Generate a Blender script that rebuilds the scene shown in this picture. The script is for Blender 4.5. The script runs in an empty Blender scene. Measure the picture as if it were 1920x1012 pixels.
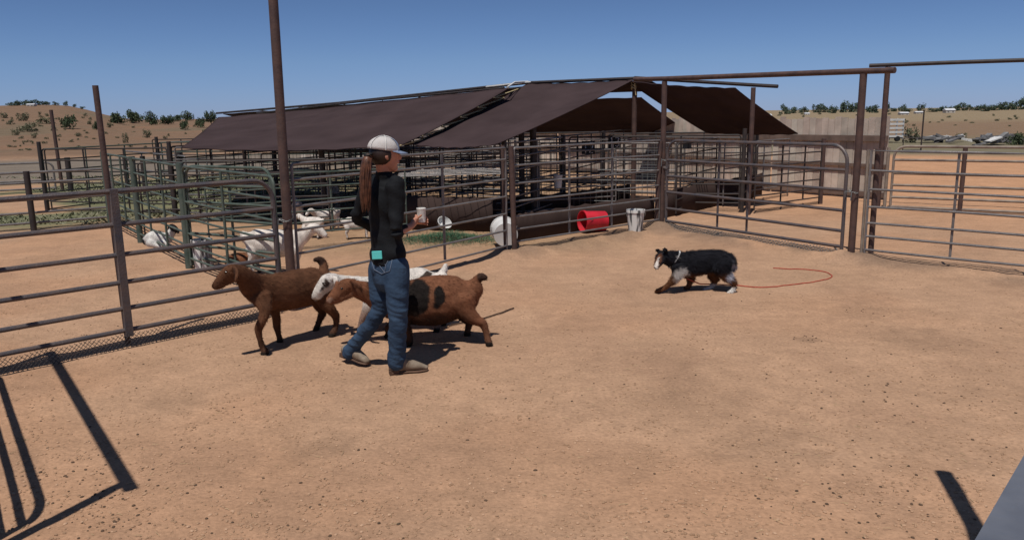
import bpy, math, random
import numpy as np
from mathutils import Vector, Matrix
random.seed(7); rng = np.random.default_rng(7)
scene = bpy.context.scene
col = scene.collection

# ------------------------------------------------------------------ camera
F, PITCH, ROLL, CAMH = 1480.0, 0.1953, -0.0152, 1.88
cp, sp, cr, sr = math.cos(PITCH), math.sin(PITCH), math.cos(ROLL), math.sin(ROLL)
right0 = Vector((1, 0, 0)); up0 = Vector((0, sp, cp)); fwd = Vector((0, cp, -sp))
cam_r = right0 * cr + up0 * sr
cam_u = up0 * cr - right0 * sr
cd = bpy.data.cameras.new("camera"); cam = bpy.data.objects.new("camera", cd); col.objects.link(cam)
cam.matrix_world = Matrix((
    (cam_r.x, cam_u.x, -fwd.x, 0), (cam_r.y, cam_u.y, -fwd.y, 0), (cam_r.z, cam_u.z, -fwd.z, CAMH), (0, 0, 0, 1)))
cd.sensor_width = 36; cd.lens = 36 * F / 1920; cd.clip_end = 8000; cd.clip_start = 0.05
scene.camera = cam
# ------------------------------------------------------------------ sky and sun
SUN_EL = math.radians(67); SDIR = Vector((0.37, 0.93, 0)).normalized()
w = bpy.data.worlds.new("World"); scene.world = w; w.use_nodes = True
nt = w.node_tree; nt.nodes.clear()
sky = nt.nodes.new("ShaderNodeTexSky"); sky.sky_type = 'NISHITA'; sky.sun_disc = False
sky.sun_elevation = SUN_EL; sky.sun_rotation = math.radians(201.7)
sky.altitude = 1500; sky.air_density = 1.0; sky.dust_density = 0.2; sky.ozone_density = 3.0
wtc = nt.nodes.new('ShaderNodeTexCoord'); sep = nt.nodes.new('ShaderNodeSeparateXYZ'); nt.links.new(wtc.outputs['Generated'], sep.inputs[0])
cr_ = nt.nodes.new('ShaderNodeValToRGB'); els = cr_.color_ramp.elements
for i, (p_, c_) in enumerate(((0.0, (.66, .87, 1.62)), (.063, (.76, .94, 1.40)), (.13, (.72, .87, 1.21)), (.45, (1, 1, 1.05)))):
    e_ = els[i] if i < 2 else els.new(p_)
    e_.position = p_; e_.color = (c_[0] / 1.7, c_[1] / 1.7, c_[2] / 1.7, 1)
nt.links.new(sep.outputs[2], cr_.inputs[0])
hsv = nt.nodes.new('ShaderNodeMix'); hsv.data_type = 'RGBA'; hsv.blend_type = 'MULTIPLY'; hsv.inputs[0].default_value = 1
bg = nt.nodes.new("ShaderNodeBackground"); bg.inputs['Strength'].default_value = 0.087
wo = nt.nodes.new("ShaderNodeOutputWorld")
nt.links.new(sky.outputs[0], hsv.inputs[6]); nt.links.new(cr_.outputs[0], hsv.inputs[7]); nt.links.new(hsv.outputs[2], bg.inputs[0]); nt.links.new(bg.outputs[0], wo.inputs[0])
sd = bpy.data.lights.new("sun", 'SUN'); sd.energy = 4.0; sd.angle = math.radians(0.5); sd.color = (1, .955, .89)
so = bpy.data.objects.new("sun", sd); col.objects.link(so)
ray_dir = Vector((SDIR.x * math.cos(SUN_EL), SDIR.y * math.cos(SUN_EL), -math.sin(SUN_EL)))
so.rotation_euler = ray_dir.to_track_quat('-Z', 'Y').to_euler()
so.location = (0, 0, 20)
scene.view_settings.view_transform = 'Standard'; scene.view_settings.look = 'None'
scene.view_settings.exposure = 0.0; scene.view_settings.gamma = 1

# ------------------------------------------------------------------ measuring helpers (photo survey -> metres)
def ray(px, py):
    u = (px - 960) / F; v = (506 - py) / F
    d = fwd + cam_r * u + cam_u * v
    return d
def G(px, py, z=0.0):
    d = ray(px, py); t = (z - CAMH) / d.z
    return Vector((d.x * t, d.y * t, z))
def W(px, py, Y):
    d = ray(px, py); t = Y / d.y
    return Vector((d.x * t, Y, CAMH + d.z * t))

# ------------------------------------------------------------------ noise
def vnoise(x, y, seed=0):
    xi = np.floor(x).astype(np.int64); yi = np.floor(y).astype(np.int64)
    xf = x - xi; yf = y - yi; xf = xf * xf * (3 - 2 * xf); yf = yf * yf * (3 - 2 * yf)
    def h(a, b):
        n = (a * 374761393 + b * 668265263 + seed * 1442695) & 0xffffffff
        n = ((n ^ (n >> 13)) * 1274126177) & 0xffffffff
        return ((n ^ (n >> 16)) & 0xffff) / 65535.0
    return (h(xi, yi) * (1 - xf) + h(xi + 1, yi) * xf) * (1 - yf) + (h(xi, yi + 1) * (1 - xf) + h(xi + 1, yi + 1) * xf) * yf
def fbm(x, y, s=0, o=3):
    r = 0; a = .5
    for i in range(o): r = r + a * vnoise(x * 2 ** i, y * 2 ** i, s + i); a *= .5
    return r
def n3(P, f, s=0):
    x, y, z = P[:, 0] * f, P[:, 1] * f, P[:, 2] * f
    return (vnoise(x + .37 * z, y, s) + vnoise(y + 11.3, z + .3 * x, s + 5) + vnoise(z + 7.7, x + .2 * y, s + 9)) / 3

# ------------------------------------------------------------------ materials
def mat(name, c, rough=.8, metal=0, var=.25, scale=8, bump=0, bscale=40, attr=None, c2=None, spec=.3, bdist=.01):
    m = bpy.data.materials.new(name); m.use_nodes = True; t = m.node_tree; b = t.nodes['Principled BSDF']
    b.inputs['Roughness'].default_value = rough; b.inputs['Metallic'].default_value = metal
    b.inputs['Specular IOR Level'].default_value = spec
    tc = t.nodes.new('ShaderNodeTexCoord')
    n = t.nodes.new('ShaderNodeTexNoise'); n.inputs['Scale'].default_value = scale; n.inputs['Detail'].default_value = 5
    t.links.new(tc.outputs['Object'], n.inputs['Vector'])
    mp = t.nodes.new('ShaderNodeMapRange'); mp.inputs[1].default_value = .3; mp.inputs[2].default_value = .7
    t.links.new(n.outputs['Fac'], mp.inputs[0])
    if c2 is not None:
        mx = t.nodes.new('ShaderNodeMix'); mx.data_type = 'RGBA'
        mx.inputs[6].default_value = (*c, 1); mx.inputs[7].default_value = (*c2, 1)
        t.links.new(mp.outputs[0], mx.inputs[0]); t.links.new(mx.outputs[2], b.inputs['Base Color'])
    else:
        mp.inputs[3].default_value = 1 - var; mp.inputs[4].default_value = 1 + var
        mx = t.nodes.new('ShaderNodeMix'); mx.data_type = 'RGBA'; mx.blend_type = 'MULTIPLY'; mx.inputs[0].default_value = 1
        if attr:
            a = t.nodes.new('ShaderNodeVertexColor'); a.layer_name = attr; t.links.new(a.outputs[0], mx.inputs[6])
        else: mx.inputs[6].default_value = (*c, 1)
        t.links.new(mp.outputs[0], mx.inputs[7]); t.links.new(mx.outputs[2], b.inputs['Base Color'])
    if bump:
        n2 = t.nodes.new('ShaderNodeTexNoise'); n2.inputs['Scale'].default_value = bscale; n2.inputs['Detail'].default_value = 6
        t.links.new(tc.outputs['Object'], n2.inputs['Vector'])
        bp = t.nodes.new('ShaderNodeBump'); bp.inputs['Strength'].default_value = bump; bp.inputs['Distance'].default_value = bdist
        t.links.new(n2.outputs['Fac'], bp.inputs['Height']); t.links.new(bp.outputs[0], b.inputs['Normal'])
    return m
M = {}
M['gate'] = mat('gate_paint', (.065, .065, .078), .55, .2, c2=(.135, .10, .088), scale=7, spec=.5, bump=.35, bscale=60)
M['pipe'] = mat('galvanised_pipe', (.13, .12, .12), .5, .3, c2=(.22, .2, .19), scale=7, spec=.5, bump=.3, bscale=60)
M['dusty'] = mat('dusty_pipe', (.30, .25, .20), .7, 0, c2=(.16, .12, .10), scale=6)
M['rust'] = mat('rusty_brown_paint', (.055, .032, .028), .6, 0, c2=(.10, .055, .042), scale=10, spec=.5, bump=.3, bscale=50)
M['dark'] = mat('dark_pipe', (.025, .02, .02), .6, 0, c2=(.05, .038, .034), scale=8, spec=.4)
M['green'] = mat('green_paint', (.042, .068, .054), .6, 0, c2=(.10, .115, .095), scale=7, spec=.4)
M['cloth'] = mat('brown_shade_cloth', (.074, .051, .053), .95, var=.20, scale=1.1, bump=.25, bscale=220, spec=.05)
M['skirt'] = mat('brown_skirt_cloth', (.05, .034, .03), .95, var=.15, scale=2, bump=.25, bscale=120, spec=.05)
M['wood'] = mat('weathered_wood', (.4, .3, .25), .9, 0, var=.25, scale=3, attr='col', bump=.4, bscale=30)
M['board'] = mat('brown_board', (.15, .105, .085), .85, 0, var=.3, scale=4)
M['rope_y'] = mat('pale_rope', (.45, .36, .2), .9, var=.3, scale=30)
M['white'] = mat('white_plastic', (.60, .59, .57), .5, var=.12, scale=6)
M['shadow_striped'] = mat('shadow_striped_plastic', (.70, .69, .66), .6, c2=(.10, .10, .10), scale=18)  # white plastic with dark bar shadow stripes painted into the colour
for _q in M['shadow_striped'].node_tree.nodes:
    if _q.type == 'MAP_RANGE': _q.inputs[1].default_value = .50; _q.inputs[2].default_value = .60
_t = M['shadow_striped'].node_tree; _n = [n for n in _t.nodes if n.type == 'TEX_NOISE'][0]; _m = _t.nodes.new('ShaderNodeMapping'); _m.inputs['Scale'].default_value = (1, 1, .14)
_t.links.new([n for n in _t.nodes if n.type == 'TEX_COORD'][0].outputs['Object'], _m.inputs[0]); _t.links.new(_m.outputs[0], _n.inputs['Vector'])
M['red'] = mat('red_plastic', (.50, .014, .028), .5, var=.22, scale=5, spec=.5)
M['redrope'] = mat('red_rope', (.36, .065, .04), .8, var=.2, scale=30)
M['rubber'] = mat('black_rubber', (.012, .012, .012), .6)
M['hay'] = mat('green_hay', (.03, .085, .045), .9, c2=(.07, .14, .075), scale=12)
M['leaf'] = mat('juniper_leaf', (.040, .062, .030), .9, c2=(.085, .105, .055), scale=.6)
M['leaf2'] = mat('sage_leaf', (.10, .105, .060), .9, c2=(.17, .16, .10), scale=.8)
M['leaf3'] = mat('distant_leaf', (.045, .07, .045), .9, c2=(.085, .11, .07), scale=.3)
M['bark'] = mat('bark', (.10, .075, .055), .9)
M['weed'] = mat('weed_leaf', (.13, .145, .085), .9, c2=(.22, .20, .13), scale=1.5)
M['dung'] = mat('dung', (.13, .08, .05), .9, c2=(.06, .04, .026), scale=1.2)
M['stone'] = mat('pale_stone', (.52, .34, .22), .9, c2=(.34, .20, .12), scale=3)
M['ground_line'] = mat('dark_line', (.06, .035, .025), .8)
M['animal'] = mat('animal_coat', (1, 1, 1), .85, var=.22, scale=14, attr='col', bump=.35, bscale=110, spec=.12, bdist=.008)
M['jeans'] = mat('blue_denim', (.020, .038, .072), .92, c2=(.045, .078, .130), scale=7, bump=.4, bscale=60, spec=.15)
M['shirt'] = mat('black_shirt', (.007, .008, .010), .82, var=.3, scale=6, bump=.3, bscale=60, spec=.2)
M['skin'] = mat('skin', (.50, .24, .17), .55, var=.10, scale=12, attr='col')
M['hair'] = mat('hair', (.035, .014, .008), .5, c2=(.17, .065, .032), scale=22, spec=.5)
M['cap'] = mat('cap_fabric', (.50, .47, .45), .9, var=.08, scale=30, bump=.3, bscale=200)
M['brim'] = mat('brim_fabric', (.16, .20, .29), .9, var=.1, scale=30)
M['boot'] = mat('boot_leather', (.30, .24, .18), .8, c2=(.13, .09, .06), scale=16, bump=.3)
M['sole'] = mat('boot_sole', (.10, .055, .035), .8)
M['phone'] = mat('teal_phone', (.10, .50, .47), .4, var=.05)
M['cup'] = mat('white_cup', (.70, .68, .64), .5, var=.2, scale=60)
M['bluepaint'] = mat('blue_grey_metal', (.16, .17, .20), .4, .4, c2=(.22, .23, .26), scale=12, spec=.5, bump=.2, bscale=40)
M['eye'] = mat('dark_eye', (.01, .008, .006), .15, spec=.6)
M['signb'] = mat('black_sign', (.01, .01, .012), .5)
M['signw'] = mat('white_numeral', (.75, .75, .75), .6)
M['roof'] = mat('pale_roof', (.55, .56, .58), .6, var=.1, scale=1)
M['wall'] = mat('pale_wall', (.50, .46, .40), .9, var=.1, scale=1)
M['junk'] = mat('grey_scrap', (.25, .25, .25), .7, c2=(.08, .07, .07), scale=2)
M['wire'] = mat('grey_wire', (.17, .175, .175), .5, .3)
t_ = M['cloth'].node_tree; b_ = t_.nodes['Principled BSDF']; tr_n = t_.nodes.new('ShaderNodeBsdfTranslucent'); tr_n.inputs[0].default_value = (.075, .040, .032, 1)
mxs = t_.nodes.new('ShaderNodeMixShader'); mxs.inputs[0].default_value = .30; on_ = [n for n in t_.nodes if n.type == 'OUTPUT_MATERIAL'][0]
t_.links.new(b_.outputs[0], mxs.inputs[1]); t_.links.new(tr_n.outputs[0], mxs.inputs[2]); t_.links.new(mxs.outputs[0], on_.inputs[0])

# ------------------------------------------------------------------ object helpers
class MB:
    def __init__(s): s.v = []; s.f = []
    def add(s, v, f):
        o = len(s.v); s.v += [tuple(p) for p in v]; s.f += [tuple(i + o for i in q) for q in f]; return s
    def tube(s, pts, r, seg=8, cap=True):
        pts = [Vector(p) for p in pts]; n = len(pts)
        rs = r if isinstance(r, (list, tuple)) else [r] * n
        t0 = (pts[1] - pts[0]).normalized()
        ref = Vector((0, 0, 1)) if abs(t0.z) < .9 else Vector((1, 0, 0))
        a = (ref - t0 * ref.dot(t0)).normalized(); v = []; f = []
        for i, p in enumerate(pts):
            t = (pts[min(i + 1, n - 1)] - pts[max(i - 1, 0)]).normalized()
            a = (a - t * a.dot(t)).normalized(); b = t.cross(a)
            for k in range(seg):
                an = 2 * math.pi * k / seg
                v.append(p + (a * math.cos(an) + b * math.sin(an)) * rs[i])
        for i in range(n - 1):
            for k in range(seg):
                k2 = (k + 1) % seg; f.append((i * seg + k, i * seg + k2, (i + 1) * seg + k2, (i + 1) * seg + k))
        if cap:
            f.append(tuple(range(seg))[::-1]); f.append(tuple((n - 1) * seg + k for k in range(seg)))
        return s.add(v, f)
    def box(s, c, size, ax=None, ay=None):
        c = Vector(c); ax = Vector(ax or (1, 0, 0)).normalized(); az = Vector((0, 0, 1))
        ay = Vector(ay).normalized() if ay else az.cross(ax).normalized(); az = ax.cross(ay)
        v = []
        for i in (-1, 1):
            for j in (-1, 1):
                for k in (-1, 1): v.append(c + ax * i * size[0] / 2 + ay * j * size[1] / 2 + az * k * size[2] / 2)
        f = [(0, 1, 3, 2), (4, 6, 7, 5), (0, 4, 5, 1), (2, 3, 7, 6), (0, 2, 6, 4), (1, 5, 7, 3)]
        return s.add(v, f)
    def loft(s, pts, side=(0, 1, 0), sub=4, seg=12):
        """pts: (P, ra along side, rb across)"""
        P = [Vector(p[0]) for p in pts]; R = [(p[1], p[2] if len(p) > 2 else p[1]) for p in pts]
        Q = []
        def cr4(a, b, c, d, t):
            return .5 * ((2 * b) + (c - a) * t + (2 * a - 5 * b + 4 * c - d) * t * t + (3 * b - a - 3 * c + d) * t ** 3)
        n = len(P)
        for i in range(n - 1):
            for k in range(sub):
                t = k / sub
                a, b, c, d = max(i - 1, 0), i, i + 1, min(i + 2, n - 1)
                Q.append((cr4(P[a], P[b], P[c], P[d], t), max(1e-4, cr4(R[a][0], R[b][0], R[c][0], R[d][0], t)), max(1e-4, cr4(R[a][1], R[b][1], R[c][1], R[d][1], t))))
        Q.append((P[-1], R[-1][0], R[-1][1]))
        t0 = (Q[1][0] - Q[0][0]).normalized(); t1 = (Q[-1][0] - Q[-2][0]).normalized()
        def capr(q, t):
            out = []
            for an in (25, 50, 72, 88):
                a = math.radians(an); out.append((q[0] + t * min(q[1], q[2]) * math.sin(a), q[1] * math.cos(a), q[2] * math.cos(a)))
            return out
        Q = capr(Q[0], -t0)[::-1] + Q + capr(Q[-1], t1)
        v = []; f = []; m = len(Q); S = Vector(side)
        for i, q in enumerate(Q):
            t = (Q[min(i + 1, m - 1)][0] - Q[max(i - 1, 0)][0]).normalized()
            a = S - t * S.dot(t)
            if a.length < .05: a = Vector((0, 0, 1)) - t * t.z
            a.normalize(); b = t.cross(a)
            for k in range(seg):
                an = 2 * math.pi * k / seg; v.append(q[0] + a * math.cos(an) * q[1] + b * math.sin(an) * q[2])
        for i in range(m - 1):
            for k in range(seg):
                k2 = (k + 1) % seg; f.append((i * seg + k, i * seg + k2, (i + 1) * seg + k2, (i + 1) * seg + k))
        f.append(tuple(range(seg))[::-1]); f.append(tuple((m - 1) * seg + k for k in range(seg)))
        return s.add(v, f)
    def ball(s, c, r, ax=None, seg=12, rings=8):
        c = Vector(c); rx, ry, rz = r if isinstance(r, (tuple, list)) else (r, r, r)
        R = ax or Matrix.Identity(3); v = [c + R @ Vector((0, 0, rz))]; f = []
        for i in range(1, rings):
            th = math.pi * i / rings
            for k in range(seg):
                ph = 2 * math.pi * k / seg
                v.append(c + R @ Vector((rx * math.sin(th) * math.cos(ph), ry * math.sin(th) * math.sin(ph), rz * math.cos(th))))
        v.append(c + R @ Vector((0, 0, -rz))); L = len(v) - 1
        for k in range(seg):
            k2 = (k + 1) % seg; f.append((0, 1 + k, 1 + k2)); f.append((L, L - seg + k2, L - seg + k))
            for i in range(rings - 2): a = 1 + i * seg; f.append((a + k, a + seg + k, a + seg + k2, a + k2))
        return s.add(v, f)
    def build(s, name, m, parent=None, smooth=True, origin=None):
        o0 = Vector(origin) if origin is not None else (parent_origin(parent) if parent else Vector((0, 0, 0)))
        me = bpy.data.meshes.new(name)
        me.from_pydata([tuple(Vector(p) - o0) for p in s.v], [], s.f); me.validate()
        o = bpy.data.objects.new(name, me); col.objects.link(o)
        if m: me.materials.append(m)
        if smooth:
            me.polygons.foreach_set('use_smooth', [True] * len(me.polygons))
            try: me.set_sharp_from_angle(angle=math.radians(42))
            except Exception: pass
        if parent: o.parent = parent
        else: o.location = o0
        return o
def parent_origin(p):
    v = Vector(p.location)
    while p.parent: p = p.parent; v = v + Vector(p.location)
    return v
def thing(name, label, cat, loc=(0, 0, 0), group=None, rz=0):
    o = bpy.data.objects.new(name, None); col.objects.link(o); o.location = loc; o.rotation_euler = (0, 0, rz)
    o.empty_display_size = .2
    return tag(o, label, cat, group)
def tag(o, label, cat, group=None, kind=None):
    if label: o['label'] = label
    if cat: o['category'] = cat
    if group: o['group'] = group
    if kind: o['kind'] = kind
    return o
def structure(o, label, cat):
    return tag(o, label, cat, kind='structure')
def smooth_remesh(o, vox, it=3, fac=.5, disp=None):
    m = o.modifiers.new('r', 'REMESH'); m.mode = 'VOXEL'; m.voxel_size = vox; m.use_smooth_shade = True
    s2 = o.modifiers.new('s', 'SMOOTH'); s2.iterations = it; s2.factor = fac
    dg = bpy.context.evaluated_depsgraph_get(); dg.update()
    me = bpy.data.meshes.new_from_object(o.evaluated_get(dg)); o.modifiers.clear()
    mats = [x for x in o.data.materials]; o.data = me
    me.materials.clear()
    for x in mats: me.materials.append(x)
    me.polygons.foreach_set('use_smooth', [True] * len(me.polygons))
    if disp is not None:
        n = len(me.vertices); P = np.empty(n * 3); N = np.empty(n * 3)
        me.vertices.foreach_get('co', P); me.vertices.foreach_get('normal', N)
        P = P.reshape(-1, 3); N = N.reshape(-1, 3); d = disp(P)
        me.vertices.foreach_set('co', (P + N * d[:, None]).ravel()); me.update()
    return o
def coords(me):
    P = np.empty(len(me.vertices) * 3); me.vertices.foreach_get('co', P); return P.reshape(-1, 3)
def set_col(me, C):
    a = me.color_attributes.new('col', 'FLOAT_COLOR', 'POINT')
    a.data.foreach_set('color', np.hstack([C, np.ones((len(C), 1))]).ravel().astype(np.float32))
def paint(o, fn, origin):
    P = coords(o.data) + np.array(origin); set_col(o.data, fn(P)); return P
def blades(o, name, n, length, width, flow, m, jitter=.35, lift=.25, where=None, cv=.16):
    """a child of short hair blades growing from a painted skin"""
    me = o.data; P = coords(me); nv = len(P); N = np.empty(nv * 3); me.vertices.foreach_get('normal', N); N = N.reshape(-1, 3)
    C = np.empty(nv * 4, np.float32); me.color_attributes['col'].data.foreach_get('color', C); C = C.reshape(-1, 4)[:, :3]
    idx = np.arange(nv)
    L = np.full(nv, length, float) if where is None else where(P) * length
    idx = idx[L > 1e-4]
    if len(idx) == 0: return None
    idx = rng.choice(idx, n)
    p = P[idx] + rng.normal(0, .004, (n, 3)); nn = N[idx]
    d = np.array(flow(p)) + rng.normal(0, jitter, (n, 3)); d -= nn * (d * nn).sum(1)[:, None]
    d /= np.linalg.norm(d, axis=1)[:, None] + 1e-9; d = d + nn * lift; d /= np.linalg.norm(d, axis=1)[:, None]
    sd_ = np.cross(d, nn); sd_ /= np.linalg.norm(sd_, axis=1)[:, None] + 1e-9
    l = L[idx] * rng.uniform(.6, 1.25, n); wv = width * rng.uniform(.7, 1.3, n)
    base = p - nn * .003
    V = np.stack([base - sd_ * wv[:, None], base + sd_ * wv[:, None], p + d * l[:, None]], 1).reshape(-1, 3)
    m2 = bpy.data.meshes.new(name); m2.from_pydata(V.tolist(), [], [(i * 3, i * 3 + 1, i * 3 + 2) for i in range(n)])
    cc = np.repeat(C[idx] * rng.uniform(1 - cv, 1 + cv, (n, 1)), 3, 0); set_col(m2, cc); m2.materials.append(m)
    b = bpy.data.objects.new(name, m2); col.objects.link(b); b.parent = o
    return b

# ------------------------------------------------------------------ terrain
def sstep(a, b, x):
    t = np.clip((x - a) / (b - a), 0, 1); return t * t * (3 - 2 * t)
FL = [(G(0, 702), G(550, 586)), (G(550, 586), G(957, 478)), (G(957, 478), G(1240, 430)), (G(1240, 430), G(1595, 487)), (G(1595, 487), G(1920, 523))]
FL = [(Vector((a.x, a.y)), Vector((b.x, b.y))) for a, b in FL]
def segdist(X, Y, a, b):
    dx, dy = b.x - a.x, b.y - a.y; t = np.clip(((X - a.x) * dx + (Y - a.y) * dy) / (dx * dx + dy * dy), 0, 1)
    return np.hypot(X - a.x - t * dx, Y - a.y - t * dy)
def height(X, Y, fine=True):
    X = np.asarray(X, float); Y = np.asarray(Y, float)
    D = np.hypot(X, Y); az = X / np.maximum(Y, 1)
    near = np.exp(-(D / 26.0) ** 2)
    h = 0.0 * X
    if fine:
        h = h + near * (.030 * (fbm(X * .9, Y * .9, 3) - .45) + .024 * (fbm(X * 4.2, Y * 4.2, 11, 3) - .45) + .011 * (fbm(X * 15, Y * 15, 17, 2) - .35))
        # berms of pushed-up dirt under the far fences
        for i, amp, wd in ((2, .07, .20), (3, .06, .22), (1, .03, .2), (4, .05, .22)):
            d = segdist(X, Y, *FL[i]); rag = fbm(X * 3, Y * 3, 31, 3)
            h = h + amp * np.exp(-((d - .12) / wd) ** 2) * (.35 + 1.3 * rag)
    # hill rising far to the left
    A = .15 + 1.6 * sstep(-.10, -.37, az) + 2.1 * sstep(-.46, -.56, az)
    A = np.where(Y > 5, A, 0)
    h = h + sstep(36, 125, D) * A * (1 + .10 * (fbm(X * .05, Y * .05, 5) - .45)) * (D / np.maximum(D, 125)) 
    h = h + sstep(34, 60, D) * .35 * (fbm(X * .11, Y * .11, 8) - .45)
    h = h - sstep(140, 400, D) * 1.6
    # far ridge the tree line stands on, right
    h = h + sstep(.15, .3, az) * sstep(120, 210, D) * (1.1)
    return h
def hgt(x, y): return float(height(np.array([x]), np.array([y]))[0])
def hit(px, py, dmax=400):
    d = ray(px, py).normalized(); T = np.concatenate([np.arange(2, 60, .2), np.arange(60, dmax, 1.0)])
    Z = CAMH + d.z * T - height(d.x * T, d.y * T, False); k = np.argmax(Z < 0)
    if not (Z < 0).any(): k = np.argmin(Z)
    t = T[k]; return Vector((d.x * t, d.y * t, hgt(d.x * t, d.y * t)))
def axis(lo, hi, step, far, gr):
    a = list(np.arange(lo, hi, step)); s = step; x = hi; up = []
    while x < far: up.append(x); s *= gr; x += s
    up.append(far); s = step; x = lo - step; dn = []
    while x > -far: dn.append(x); s *= gr; x -= s
    dn.append(-far)
    return np.array(dn[::-1] + a + up)
xs = axis(-5.5, 6.5, .04, 2500, 1.045); ys = axis(2.4, 15.0, .04, 2500, 1.035)
ys = ys[ys > -40]
Xg, Yg = np.meshgrid(xs, ys); Zg = height(Xg, Yg)
nx, ny = len(xs), len(ys)
V = np.stack([Xg, Yg, Zg], -1).reshape(-1, 3)
ii = (np.arange(ny - 1)[:, None] * nx + np.arange(nx - 1)[None, :]).ravel()
Fq = np.stack([ii, ii + 1, ii + nx + 1, ii + nx], 1)
me = bpy.data.meshes.new('ground')
me.vertices.add(len(V)); me.vertices.foreach_set('co', V.ravel())
me.loops.add(Fq.size); me.loops.foreach_set('vertex_index', Fq.ravel())
me.polygons.add(len(Fq)); me.polygons.foreach_set('loop_start', np.arange(len(Fq)) * 4); me.polygons.foreach_set('loop_total', np.full(len(Fq), 4))
me.update(); me.validate(); me.polygons.foreach_set('use_smooth', [True] * len(Fq))
ground = bpy.data.objects.new('ground', me); col.objects.link(ground)
structure(ground, 'sandy tan dirt of the pen floor, running out to the dry hills', 'ground')
# soil colours by place (linear)
def soil(X, Y):
    X = X.ravel(); Y = Y.ravel(); D = np.hypot(X, Y); az = X / np.maximum(Y, .5)
    sand = np.array((.405, .250, .158)); C = np.repeat(sand[None], len(X), 0)
    def mix(c, m): 
        nonlocal C
        C = C * (1 - m[:, None]) + np.array(c)[None] * m[:, None]
    n1 = fbm(X * .55, Y * .55, 41, 3) / .875; n2 = fbm(X * 1.7, Y * 1.7, 47, 3) / .875
    mix((.42, .235, .138), sstep(.45, .7, n1) * .5)                       # redder sand
    mix((.34, .205, .130), sstep(.5, .72, n2) * .5 * (D < 60))             # duller trampled patches
    mix((.48, .262, .145), sstep(13, 20, D) * sstep(.25, .4, az) * .8)       # orange arena to the right
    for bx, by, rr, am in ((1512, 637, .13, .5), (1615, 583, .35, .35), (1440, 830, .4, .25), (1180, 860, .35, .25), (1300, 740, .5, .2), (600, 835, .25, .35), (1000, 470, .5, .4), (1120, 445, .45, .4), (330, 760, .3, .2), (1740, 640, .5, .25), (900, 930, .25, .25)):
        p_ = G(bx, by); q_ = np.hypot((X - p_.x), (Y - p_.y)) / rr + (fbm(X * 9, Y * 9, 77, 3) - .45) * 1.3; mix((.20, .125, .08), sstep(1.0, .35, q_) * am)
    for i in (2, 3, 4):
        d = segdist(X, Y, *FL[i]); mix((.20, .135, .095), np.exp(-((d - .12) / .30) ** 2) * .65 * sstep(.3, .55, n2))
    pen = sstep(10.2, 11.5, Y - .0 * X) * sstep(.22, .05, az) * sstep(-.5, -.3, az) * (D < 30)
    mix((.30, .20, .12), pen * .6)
    g = fbm(X * .35, Y * .35, 53, 3) / .875
    weeds = sstep(15.5, 18, D + 3 * (g - .5)) * sstep(30, 26, D) * sstep(-.16, -.26, az)
    mix((.15, .155, .085), weeds * sstep(.30, .52, g + .12))
    road = sstep(27, 31, D) * sstep(47, 43, D) * sstep(0, -.2, az)
    mix((.16, .14, .115), road * .9)
    hillm = sstep(42, 50, D) * sstep(.1, -.1, az)
    mix((.19, .122, .08), hillm)
    mix((.25, .135, .08), hillm * sstep(.5, .75, n1 * .5 + fbm(X * .04, Y * .04, 61) * .6))
    mix((.15, .12, .08), hillm * sstep(.5, .62, fbm(X * .12, Y * .12, 67)) * .7)
    rf = sstep(34, 38, D) * sstep(.1, .25, az)
    mix((.18, .155, .10), rf)
    mix((.21, .14, .09), rf * sstep(52, 66, D)); mix((.25, .19, .12), rf * sstep(110, 150, D + 30 * n1))
    return np.clip(C, 0, 1)
set_col(me, soil(Xg, Yg))
gm = mat('dirt', (1, 1, 1), .95, var=.10, scale=1.3, attr='col', spec=.1)
t = gm.node_tree; b = t.nodes['Principled BSDF']; tc = [n for n in t.nodes if n.type == 'TEX_COORD'][0]
src = b.inputs['Base Color'].links[0].from_socket
def noise(sc, det=4, rough=.6):
    n = t.nodes.new('ShaderNodeTexNoise'); n.inputs['Scale'].default_value = sc; n.inputs['Detail'].default_value = det; n.inputs['Roughness'].default_value = rough
    t.links.new(tc.outputs['Object'], n.inputs['Vector']); return n
def ramp(n, a, b_, lo, hi):
    m = t.nodes.new('ShaderNodeMapRange'); m.inputs[1].default_value = a; m.inputs[2].default_value = b_; m.inputs[3].default_value = lo; m.inputs[4].default_value = hi
    t.links.new(n.outputs['Fac'], m.inputs[0]); return m
for sc, a, b_, lo, hi in ((6, .35, .65, .92, 1.07), (38, .3, .7, .84, 1.14), (24, .60, .68, 1.0, .74)):
    m = ramp(noise(sc), a, b_, lo, hi); mx = t.nodes.new('ShaderNodeMix'); mx.data_type = 'RGBA'; mx.blend_type = 'MULTIPLY'; mx.inputs[0].default_value = 1
    t.links.new(src, mx.inputs[6]); t.links.new(m.outputs[0], mx.inputs[7]); src = mx.outputs[2]
t.links.new(src, b.inputs['Base Color'])
prev = None
for sc, dist, st in ((9, .05, .35), (45, .016, .5), (160, .005, .5)):
    bp = t.nodes.new('ShaderNodeBump'); bp.inputs['Strength'].default_value = st; bp.inputs['Distance'].default_value = dist
    t.links.new(noise(sc, 5).outputs['Fac'], bp.inputs['Height'])
    if prev: t.links.new(prev.outputs[0], bp.inputs['Normal'])
    prev = bp
t.links.new(prev.outputs[0], b.inputs['Normal'])
me.materials.append(gm)

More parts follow.
